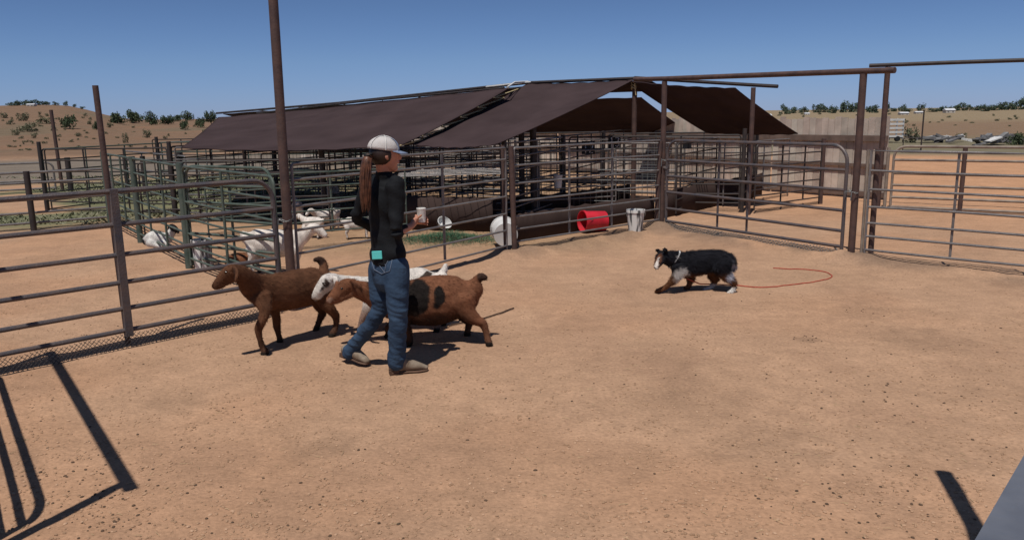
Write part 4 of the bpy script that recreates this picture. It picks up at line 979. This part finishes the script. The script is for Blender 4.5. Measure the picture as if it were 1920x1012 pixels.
# left hand, resting in front of the body
LP = WL_ + Vector((.07, .02, .01)); mb.loft([(WL_, .022, .028), (WL_.lerp(LP, .6), .018, .036), (LP, .014, .038)], UP)
for i in range(4):
    b_ = LP + Vector((.01, -.03 + .02 * i, -.004 * abs(i - 1.5))); ln = (.06, .072, .068, .052)[i]
    mb.loft([(b_, .0095), (b_ + Vector((ln * .5, 0, -.008)), .009), (b_ + Vector((ln * .85, 0, -.03)), .0075)], UP, 2, 8)
mb.loft([(WL_ + Vector((.02, -.03, .01)), .012), (WL_ + Vector((.05, -.055, .02)), .010), (WL_ + Vector((.075, -.06, .012)), .008)], UP, 2, 8)
woman = mb.build('person', M['skin'], origin=wbase); smooth_remesh(woman, .0055, 2, .4)
def fs(P):
    C = np.repeat(np.array((.46, .215, .145))[None], len(P), 0)
    lip = np.linalg.norm(P - np.array(head_at(HC, .093, 0, -.057)), axis=1); C = mixc(C, (.38, .12, .10), np.clip((.018 - lip) / .006, 0, 1)); return C
paint(woman, fs, wbase)
tag(woman, 'woman in black top, jeans and pale cap walking right, ponytail down her back', 'person')
for s in (-1, 1): MB().ball(head_at(HC, .083, .03 * s, .008), (.012, .014, .010), Rh, 8, 6).build('eye', M['eye'], woman)
# jeans
mb = MB()
mb.loft([(W(714, 500, 5.74), 0.0882, 0.0945), (W(712, 540, 5.74), 0.0792, 0.0828), (W(712, 578, 5.73), 0.0684, 0.0684), (W(697, 605, 5.76), 0.0621, 0.0639), (W(676, 633, 5.82), 0.0594, 0.0612), (W(657, 659, 5.88), 0.0594, 0.0594)], SD, 5, 18)
mb.loft([(W(744, 500, 5.60), 0.0882, 0.0945), (W(745, 545, 5.58), 0.0774, .09), (W(746, 590, 5.57), 0.0684, 0.0702), (W(745, 640, 5.59), 0.0639, 0.0666), (W(744, 668, 5.60), 0.0657, 0.0684), (W(744, 679, 5.60), 0.0630, 0.0666)], SD, 5, 18)
mb.loft([(W(727, 462, 5.68), 0.1297, 0.0987), (W(727, 480, 5.68), 0.1429, 0.1147), (W(728, 502, 5.68), 0.1485, 0.1175), (W(729, 520, 5.67), 0.1363, .11)], SD, 4, 20)
mb.ball(W(716, 500, 5.66), (.085, .085, .10)); mb.ball(W(742, 502, 5.60), (.085, .085, .10))
jeans = mb.build('jeans', M['jeans'], woman)
def wr(P):
    z = P[:, 2] + wbase.z; x = P[:, 0]; k = sstep(.75, .5, z)
    Q = P @ np.array([[1, 0, .35], [0, 1, .2], [.5, -.3, 2.6]]).T; return .024 * (n3(Q, 9, 3) - .5) * (.45 + .55 * k) + .018 * (n3(Q, 19, 5) - .5) * k + .012 * (n3(P, 11, 5) - .5)
smooth_remesh(jeans, .0075, 3, .5, wr)
# shirt
mb = MB()
mb.loft([(W(721, 331, 5.66), .062, .058), (W(722, 339, 5.67), .11, .075), (W(722, 350, 5.68), .165, .088), (W(721, 380, 5.68), .160, .114), (W(723, 420, 5.68), .136, .104), (W(725, 450, 5.68), .136, .108), (W(727, 470, 5.68), .152, .124), (W(727, 478, 5.68), .156, .128)], SD, 5, 24)
def sleeve(S, E_, W_, f): mb.loft([(S, .070), (S.lerp(E_, .25), .064), (S.lerp(E_, .6), .052), (E_, .047), (E_.lerp(W_, f * .6), .042), (E_.lerp(W_, f), .038)], UP, 4, 14)
sleeve(SR + Vector((-.01, .02, 0)), ER, WR, .52); sleeve(SL, EL, WL_, .8)
shirt = mb.build('shirt', M['shirt'], woman)
smooth_remesh(shirt, .0075, 3, .5, lambda P: .022 * (n3(P, 9, 5) - .5) + .034 * (n3(P @ np.array([[1, 0, .6], [0, 1, -.5], [.6, .6, 1.6]]).T, 10, 16) - .5) + .002 * np.sin(P[:, 2] * 70 + 22 * n3(P, 5, 7)) * sstep(1.15, .95, P[:, 2]))
# cap
mb = MB(); v = []; f = []; n1, n2 = 28, 9
CC = head_at(HC, -.012, 0, .045); tilt = Matrix.Rotation(math.radians(-8), 3, HS)
for i in range(n2 + 1):
    th = (math.pi / 2) * i / n2
    for k in range(n1):
        ph = 2 * math.pi * k / n1; q = HF * (.112 * math.cos(ph) * math.cos(th)) + HS * (.092 * math.sin(ph) * math.cos(th)) + UP * (.095 * math.sin(th) ** .9 - .012)
        q *= 1 + .010 * (abs(math.sin(3 * ph)) < .12); v.append(CC + tilt @ q)
for i in range(n2):
    for k in range(n1): k2 = (k + 1) % n1; f.append((i * n1 + k, i * n1 + k2, (i + 1) * n1 + k2, (i + 1) * n1 + k))
mb.add(v, f); cap = mb.build('cap', M['cap'], woman); s_ = cap.modifiers.new('t', 'SOLIDIFY'); s_.thickness = .004; s_.offset = 1
for k in range(3):
    ph0 = math.pi / 3 * k + math.pi / 6
    MB().tube([CC + tilt @ ((HF * (.114 * math.cos(ph0)) + HS * (.094 * math.sin(ph0))) * math.cos(th) + UP * (.098 * math.sin(th) ** .9 - .010)) for th in np.linspace(0, math.pi, 15) if True][:8], .003, 5).build('seam', M['white'], cap)
MB().ball(CC + tilt @ (UP * .088), (.008, .008, .005)).build('button', M['cap'], cap)
v = []; f = []
for i in range(13):
    a = math.radians(-62 + 124 * i / 12)
    for j in range(4):
        rr = j / 3; q = HF * (.108 * math.cos(a) + .072 * rr * math.cos(a * .55)) + HS * (.090 * math.sin(a)) + UP * (-.006 - .012 * (math.sin(a)) ** 2 - .012 * rr)
        v.append(CC + tilt @ q)
for i in range(12):
    for j in range(3): f.append((i * 4 + j, i * 4 + j + 1, i * 4 + j + 5, i * 4 + j + 4))
br = MB().add(v, f).build('brim', M['brim'], cap); s_ = br.modifiers.new('t', 'SOLIDIFY'); s_.thickness = .005
# blue front panel of the cap
v = []; f = []
for i in range(9):
    ph = math.radians(-34 + 68 * i / 8)
    for j in range(7):
        th = math.radians(2 + 62 * j / 6); v.append(CC + tilt @ (HF * (.1165 * math.cos(ph) * math.cos(th)) + HS * (.0965 * math.sin(ph) * math.cos(th)) + UP * (.0985 * math.sin(th) ** .9 - .012)))
for i in range(8):
    for j in range(6): f.append((i * 7 + j, i * 7 + j + 1, i * 7 + j + 8, i * 7 + j + 7))
fp = MB().add(v, f).build('front_panel', M['brim'], cap); s_ = fp.modifiers.new('t', 'SOLIDIFY'); s_.thickness = .003; s_.offset = 1
# hair: back of head and ponytail of many strands
mb = MB(); mb.ball(head_at(HC, -.022, 0, .004), (.093, .090, .087), Rh, 18, 12)
M['hair_dark'] = mat('dark_hair', (.012, .007, .005), .5, c2=(.030, .014, .009), scale=22, spec=.4)
mb.build('hair', M['hair_dark'], woman); mb = MB()
PT = [head_at(HC, -.092, 0, -.004), W(688, 298, 5.53), W(686, 315, 5.51), W(685, 338, 5.50), W(685, 363, 5.50), W(686, 390, 5.51)]
mb.loft([(PT[0], .020), (PT[1], .030, .026), (PT[2], .034, .026), (PT[3], .032, .024), (PT[4], .020, .016), (PT[5], .005, .005)], SD, 5, 14)
for k in range(130):
    a = random.uniform(0, 6.28); rr = random.uniform(.75, 1.25); pts = []
    for i, p in enumerate(PT):
        R_ = (.018, .030, .036, .038, .036, .030)[i] * rr; a2 = a + .25 * math.sin(i + k); pts.append(p + SD * math.cos(a2) * R_ + FD * math.sin(a2) * R_ * .8 + UP * (random.uniform(-.03, .09) if i == 5 else 0))
    q = []
    for i in range(5):
        for t_ in (0, .5): q.append(pts[i].lerp(pts[i + 1], t_))
    q.append(pts[5]); mb.tube(q, [.0034] * 10 + [.001], 4)
mb.build('ponytail', M['hair'], woman)
MB().tube([W(690, 290, 5.54) + SD * .028 * math.cos(a) + Vector((.8, .6, .3)).normalized() * .026 * math.sin(a) for a in np.linspace(0, 6.28, 12)], .007, 5).build('hair_tie', M['rubber'], woman)
# boots
def boot(heel, toe, ankle, up_):
    mb = MB(); d = (toe - heel).normalized(); sd = d.cross(up_).normalized()
    mb.loft([(heel + up_ * .060 + d * .012, .036, .044), (heel.lerp(toe, .35) + up_ * .066, .036, .052), (heel.lerp(toe, .68) + up_ * .044, .042, .032), (toe + up_ * .028 - d * .03, .028, .018)], sd, 5, 16)
    mb.loft([(heel.lerp(toe, .22) + up_ * .06, .038, .046), (ankle, .044, .050)], sd, 3, 14)
    o = mb.build('boot', M['boot'], woman); smooth_remesh(o, .007, 2, .4, lambda P: .006 * (n3(P, 25, 5) - .5))
    m2 = MB(); m2.loft([(heel + up_ * .014, .036, .014), (heel.lerp(toe, .4) + up_ * .012, .036, .011), (heel.lerp(toe, .72) + up_ * .012, .046, .011), (toe + up_ * .012 - d * .025, .034, .010)], sd, 4, 14)
    m2.box(heel + up_ * .016 + d * .015, (.07, .066, .034), d, sd); m2.build('sole', M['sole'], o)
hf = G(735, 701); tf = hf + Vector((.96, .26, 0)).normalized() * .285
boot(hf, tf, W(744, 672, 5.60), UP)
tr_ = G(694, 688) ; tr_.z = .012; hr = W(643, 667, 5.93); hr = tr_ + (hr - tr_).normalized() * .275
d_ = (tr_ - hr).normalized(); s__ = d_.cross(UP).normalized(); boot(hr, tr_, W(657, 658, 5.88), s__.cross(d_).normalized())
# pocket stitching and phone
from mathutils.bvhtree import BVHTree
bpy.context.view_layer.update()
bv = BVHTree.FromPolygons([Vector(v_.co) + wbase for v_ in jeans.data.vertices], [tuple(p.vertices) for p in jeans.data.polygons])
def onj(px, py, off=.003):
    d = ray(px, py).normalized(); h = bv.ray_cast(Vector((0, 0, CAMH)), d)
    return (h[0] + h[1] * off) if h[0] is not None else W(px, py, 5.5)
def stitch(path, r=.0022):
    q = []
    for (x0, y0), (x1, y1) in zip(path[:-1], path[1:]):
        for k in range(5): q.append(onj(x0 + (x1 - x0) * k / 5, y0 + (y1 - y0) * k / 5))
    q.append(onj(*path[-1])); return q
M['stitch'] = mat('pale_stitching', (.13, .16, .22), .9)
pk = MB()
for path in ([(697, 486), (716, 484), (737, 480)], [(697, 486), (702, 505), (716, 513), (731, 508), (737, 480)], [(704, 489), (712, 498), (722, 511)], [(730, 485), (724, 497), (722, 511)], [(712, 498), (718, 492), (724, 497)]): pk.tube(stitch(path), .0026, 5)
pk.build('pocket', M['stitch'], jeans)
pc = onj(711, 486, .022) + UP * .030; nrm = Vector((-.30, -.95, .10)).normalized(); ax = Vector((.95, -.30, 0)).normalized(); ax.z = .08; ax.normalize()
m_ = MB().box(pc, (.080, .060, .010), ax, nrm.cross(ax).normalized()); ph_ = m_.build('phone', M['phone'], smooth=False, origin=pc)
bv_ = ph_.modifiers.new('b', 'BEVEL'); bv_.width = .006; bv_.segments = 3
tag(ph_, 'teal phone sticking out of the back pocket of the jeans', 'phone')
# the cup
prof = [(0, 0), (.029, 0), (.031, .03), (.033, .095), (.035, .10), (.033, .104), (.031, .098), (.028, .06), (0, .06)]; v = []; f = []; B = CUP - UP * .052
for q, z in prof:
    for k in range(24): a = 2 * math.pi * k / 24; v.append(B + Vector((q * math.cos(a), q * math.sin(a), z)))
for i in range(len(prof) - 1):
    for k in range(24): k2 = (k + 1) % 24; f.append((i * 24 + k, i * 24 + k2, (i + 1) * 24 + k2, (i + 1) * 24 + k))
tag(MB().add(v, f).build('cup', M['cup'], origin=B), 'small white cup held up in the hand of the woman', 'cup')

# ------------------------------------------------------------------ background plants, trees, sheds
def crown_mesh(n, seed, clumps=9, flat=.75, leaf=.10, low=.0):
    r_ = random.Random(seed); cl = []
    for k in range(clumps):
        a = r_.uniform(0, 6.28); q = r_.uniform(.1, .72); z = r_.uniform(low, .85) * flat
        cl.append((Vector((q * math.cos(a) * (1 - .3 * z), q * math.sin(a) * (1 - .3 * z), z)), r_.uniform(.22, .42)))
    v = []; f = []
    for k in range(n):
        c, r = cl[r_.randrange(clumps)]; d = Vector((r_.gauss(0, 1), r_.gauss(0, 1), r_.gauss(0, .8))).normalized(); p = c + d * r * r_.random() ** .4
        if p.z < .0: p.z = -p.z * .4
        a = Vector((r_.gauss(0, 1), r_.gauss(0, 1), r_.gauss(0, 1))).normalized(); b2 = a.cross(Vector((r_.gauss(0, 1), r_.gauss(0, 1), r_.gauss(0, 1)))).normalized(); s = leaf * r_.uniform(.5, 1.2)
        o = len(v); v += [p - a * s, p + b2 * s * .7, p + a * s, p - b2 * s * .5]; f.append((o, o + 1, o + 2, o + 3))
    me = bpy.data.meshes.new('crown'); me.from_pydata([tuple(q) for q in v], [], f); return me
crowns = {}
for mk, cnt, lf in (('leaf', 900, .085), ('leaf2', 500, .09), ('leaf3', 500, .10)):
    crowns[mk] = []
    for s in range(4):
        m_ = crown_mesh(cnt, 100 + s + len(mk) * 7, 10, .8, lf); m_.materials.append(M[mk]); crowns[mk].append(m_)
def trunk_mesh(seed):
    r_ = random.Random(seed); mb = MB(); mb.tube([(0, 0, -.2), (.02, .01, .15), (.0, .03, .42), (.04, 0, .7)], [.07, .05, .04, .02], 6)
    for k in range(4): a = r_.uniform(0, 6.28); mb.tube([(0, 0, .2 + .08 * k), (.18 * math.cos(a), .18 * math.sin(a), .42 + .08 * k), (.38 * math.cos(a), .38 * math.sin(a), .6 + .07 * k)], [.03, .02, .008], 5)
    me = bpy.data.meshes.new('trunk'); me.from_pydata(mb.v, [], mb.f); me.materials.append(M['bark']); return me
trunks = [trunk_mesh(k) for k in range(3)]
tcount = 0
def tree(kind, label, cat, px, base, wpx, hpx, mk, group, stem=.0, dist=None):
    global tcount; tcount += 1
    p = hit(px, base) if dist is None else None
    if dist is not None:
        d = ray(px, base); k = dist / math.hypot(d.x, d.y); p = Vector((d.x * k, d.y * k, 0)); p.z = hgt(p.x, p.y)
    D = math.hypot(p.x, p.y); hh = hpx * D / F * 1.02; ww = wpx * D / F / 2
    o = thing(kind, label, cat, (p.x, p.y, p.z - .03 * hh), group, random.uniform(0, 6.28))
    c = bpy.data.objects.new('crown', random.choice(crowns[mk])); col.objects.link(c); c.parent = o
    c.scale = (ww, ww, hh * (1 - stem) / .92); c.location = (0, 0, hh * stem)
    t_ = bpy.data.objects.new('trunk', random.choice(trunks)); col.objects.link(t_); t_.parent = o; t_.scale = (ww, ww, hh)
    return o
hill = [(44, 228, 24, 13), (52, 248, 34, 15), (131, 241, 36, 25), (181, 244, 14, 15), (168, 234, 10, 8), (221, 233, 38, 23), (251, 232, 40, 26), (284, 235, 30, 25), (316, 234, 32, 17), (332, 228, 24, 14), (352, 227, 26, 18), (347, 244, 22, 20), (376, 240, 22, 19), (397, 240, 28, 30),
        (236, 270, 13, 18), (276, 260, 20, 15), (64, 261, 12, 8), (88, 233, 40, 10), (20, 234, 14, 9), (30, 255, 18, 10), (8, 222, 16, 9), (100, 246, 14, 9), (148, 256, 16, 5), (205, 240, 12, 9), (310, 262, 10, 6)]
wd = {0: 'wide', 1: 'small', 2: 'low'}
descr = ['second bush from the left edge, high on the far left hill', 'grey green low bushes halfway up the hill at far left', 'big round juniper bush between the two left poles', 'juniper bush just left of the thin pole on the hillside', 'tiny bush left of the thin pole near the hill top', 'leftmost tree of the dark row on the skyline right of the thin pole', 'largest tree of the dark skyline row right of the thin pole', 'third tree of the skyline row right of the thin pole', 'fourth tree of the skyline row, lower and wider', 'low tree on the skyline tucked beside its rounder neighbour', 'round dark tree on the skyline, second before the canopy', 'bush on the slope just below the round skyline tree', 'pale bush on the slope left of the lone canopy side tree', 'lone tree with visible trunk right beside the far end of the long canopy',
         'narrow bush low on the bare slope right of the thin pole', 'grey bush low on the slope above the line fence', 'small scrub low on the far left hillside', 'long low brush left of the big round juniper', 'small bush near the left edge below the hill crest', 'low scrub below the left hill crest', 'first bush at the left edge near the hill crest', 'small bush between the long brush and the big juniper', 'flat reddish scrub below the big juniper', 'small bush under the leftmost skyline tree', 'tiny scrub near the bottom of the slope']
for k, (x, y, w_, h_) in enumerate(hill):
    isT = k in range(5, 14); tree('juniper_tree' if isT or k == 2 else 'desert_bush', descr[k], 'tree' if isT or k == 2 else 'bush', x, y, w_, h_, 'leaf' if isT or k in (2, 3) else 'leaf2', 'trees and bushes on the left hill', .12 if k != 13 else .35)
for k, (x, w_, h_) in enumerate([(22, 22, 6), (34, 18, 8), (48, 18, 9), (60, 20, 8), (74, 20, 9), (88, 18, 7), (106, 12, 6), (124, 10, 8), (140, 10, 5), (155, 12, 4)]):
    tree('juniper_tree', 'tiny dark tree along the crest of the far left hill', 'tree', x, 206, w_, h_, 'leaf3', 'tiny trees along the left hill crest', .1, dist=122)
rt = [(1472, 18, 15), (1489, 16, 11), (1508, 20, 9), (1533, 20, 12), (1546, 20, 13), (1562, 18, 11), (1581, 24, 16), (1596, 20, 13), (1611, 20, 14), (1628, 16, 10), (1641, 18, 11), (1664, 9, 13), (1676, 14, 6), (1691, 14, 10), (1726, 16, 11), (1749, 22, 6), (1765, 20, 7), (1795, 24, 11), (1812, 18, 8), (1833, 22, 8), (1847, 20, 9), (1862, 20, 8), (1877, 18, 12), (1890, 18, 10), (1912, 28, 20), (1700, 16, 6), (1780, 16, 6)]
for k, (x, w_, h_) in enumerate(rt):
    by_ = 206 + (x - 1470) * .026; lb = 'dark round tree in the distant tree line along the right horizon'
    if k == 24: lb = 'tallest distant tree, at the right edge of the photo'
    if k == 11: lb = 'narrow pointed tree just right of the farther gate post'
    if k == 14: lb = 'small round tree standing over the thin T shaped pole'
    tree('distant_tree', lb, 'tree', x, by_, w_ * 1.25, h_ * 1.2, 'leaf3', 'distant trees along the right horizon', .08, dist=185 + (k % 5) * 9)
for (x, y, w_, h_, lb) in ((1707, 268, 36, 28, 'grey green bush beside the white slatted trailer'), (1905, 272, 34, 24, 'green bush at the right edge behind the arena'), (1800, 262, 30, 12, 'low grey brush behind the scrap heap'), (1760, 266, 24, 10, 'low brush right of the T shaped pole')):
    tree('desert_bush', lb, 'bush', x, y, w_, h_, 'leaf2' if 'grey' in lb or 'low' in lb else 'leaf', 'bushes beyond the arena', .05)
for k in range(75):
    x = random.choice([random.uniform(0, 200), random.uniform(0, 400)]); y = random.uniform(236, 285) if x > 190 else random.uniform(214, 285)
    tree('scrub_tuft', 'little dry scrub tuft dotting the left hillside', 'bush', x, y, random.uniform(4, 12), random.uniform(2, 5), 'leaf2', 'scrub tufts on the left hillside', .0)
for k in range(34):
    x = random.uniform(1460, 1910); tree('scrub_tuft', 'little dark scrub tuft dotting the far right field', 'bush', x, random.uniform(214, 238), random.uniform(5, 12), random.uniform(2, 4), 'leaf2', 'scrub tufts on the right field', .0)
# weeds
mb = MB()
for k in range(12000):
    D = random.uniform(15.5, 29); az = random.uniform(-.72, -.17); x = az * D * .93; y = D * .93
    if fbm(np.array([x * .35]), np.array([y * .35]), 53, 3)[0] / .875 < .40: continue
    z = hgt(x, y); h_ = random.uniform(.02, .09); a = random.uniform(0, 6.28); d = Vector((math.cos(a), math.sin(a), 0)); p = Vector((x, y, z))
    mb.add([p - d * .03, p + d * .03, p + Vector((random.gauss(0, .08), random.gauss(0, .06), h_))], [(0, 1, 2)])
tag(mb.build('weeds', M['weed'], smooth=False), 'green weeds covering the field behind the left fences', 'weeds', kind='stuff')
# far houses
def house(px, base, wpx, hpx, dist, label):
    d = ray(px, base); k = dist / math.hypot(d.x, d.y); x, y = d.x * k, d.y * k; z = hgt(x, y) ; wd_ = wpx * dist / F; hh = hpx * dist / F * .8
    o = thing('distant_house', label, 'house', (x, y, z)); MB().box((x, y, z + hh * .3), (wd_, wd_ * .7, hh * .6)).build('wall', M['wall'], o, smooth=False)
    a, b2 = wd_ * .54, wd_ * .4; zz = z + hh * .6; v = [(x - a, y - b2, zz), (x + a, y - b2, zz), (x + a, y + b2, zz), (x - a, y + b2, zz), (x - a, y, z + hh), (x + a, y, z + hh)]
    MB().add(v, [(0, 1, 5, 4), (2, 3, 4, 5), (0, 4, 3), (1, 2, 5), (0, 3, 2, 1)]).build('roof', M['roof'], o, smooth=False)
    for s in (-.25, .25): MB().box((x + wd_ * s, y - wd_ * .352, z + hh * .32), (wd_ * .13, .06, hh * .24)).build('window', M['junk'], o, smooth=False)
house(1437, 208, 16, 9, 150, 'tiny white roofed house on the horizon behind the rightmost canopy')
house(1513, 210, 8, 5, 170, 'tiny white shed on the horizon behind the board fence')
house(1694, 214, 14, 6, 160, 'tiny white house right of the farther gate post on the horizon')
house(1779, 212, 15, 9, 172, 'tiny beige house on the horizon above the arena')
house(1722, 213, 12, 5, 168, 'tiny white roofed shed under the small round tree')
house(60, 206, 12, 5, 119, 'tiny pale house on the crest of the left hill')
# white slatted trailer, T pole, scrap
tp = hit(1672, 268); D = tp.length; o = thing('slatted_trailer', 'white slatted stock trailer parked beyond the arena, left of the bush', 'trailer', tp); L = 36 * D / F
for k in range(5): MB().box((tp.x, tp.y, tp.z + .35 + .22 * k), (L, .06, .11)).build('slat', M['white'], o, smooth=False)
for s in (-.5, -.15, .2, .5): MB().box((tp.x + L * s, tp.y + .05, tp.z + .75), (.06, .06, 1.1)).build('stake', M['white'], o, smooth=False)
MB().box((tp.x, tp.y + .7, tp.z + .28), (L * 1.05, 1.3, .08)).build('bed', M['junk'], o, smooth=False)
for s in (-.25, .25): MB().tube([(tp.x + L * s, tp.y - .05, tp.z + .22), (tp.x + L * s, tp.y + .1, tp.z + .2)], .14, 14).build('wheel', M['rubber'], o)
q = G(1726, 287); post('thin tall pole in the arena behind the arched gate', q.x, q.y, W(1728, 206, q.y).z, .03, 'dark')
q2 = G(1692, 287); pipe_panel('pipe_gate', 'small thin gate beside the thin tall pole in the arena', q2, q, [.62, .12], (), m='dark', r=.02, corner=.05)
for (x, y, s, lb) in ((1752, 268, 1.0, 'heap of dark scrap lumber beyond the arena, right of the pole'), (1772, 266, .8, 'pale timber pile beyond the arena rail'), (1860, 272, 1.2, 'grey scrap pile with a white sheet beyond the arena'), (1882, 268, 1.0, 'dark leaning sheet metal near the right edge beyond the arena')):
    p = hit(x, y); mb = MB()
    for k in range(14): mb.box(p + Vector((random.gauss(0, .6), random.gauss(0, .3), .08 + random.uniform(0, .3) * s)), (random.uniform(.3, 1.1) * s, .25, random.uniform(.03, .16)), (1, random.gauss(0, .5), random.gauss(0, .25)))
    tag(mb.build('scrap_pile', M['white'] if 'pale' in lb else M['junk'], origin=p, smooth=False), lb, 'scrap')
    if 'white' in lb:
        tag(MB().box(p + Vector((-.3, -.5, .3)), (.7, .5, .06), (1, .2, .3)).build('metal_sheet', M['white'], origin=p, smooth=False), 'white sheet on the grey scrap pile beyond the arena', 'sheet')
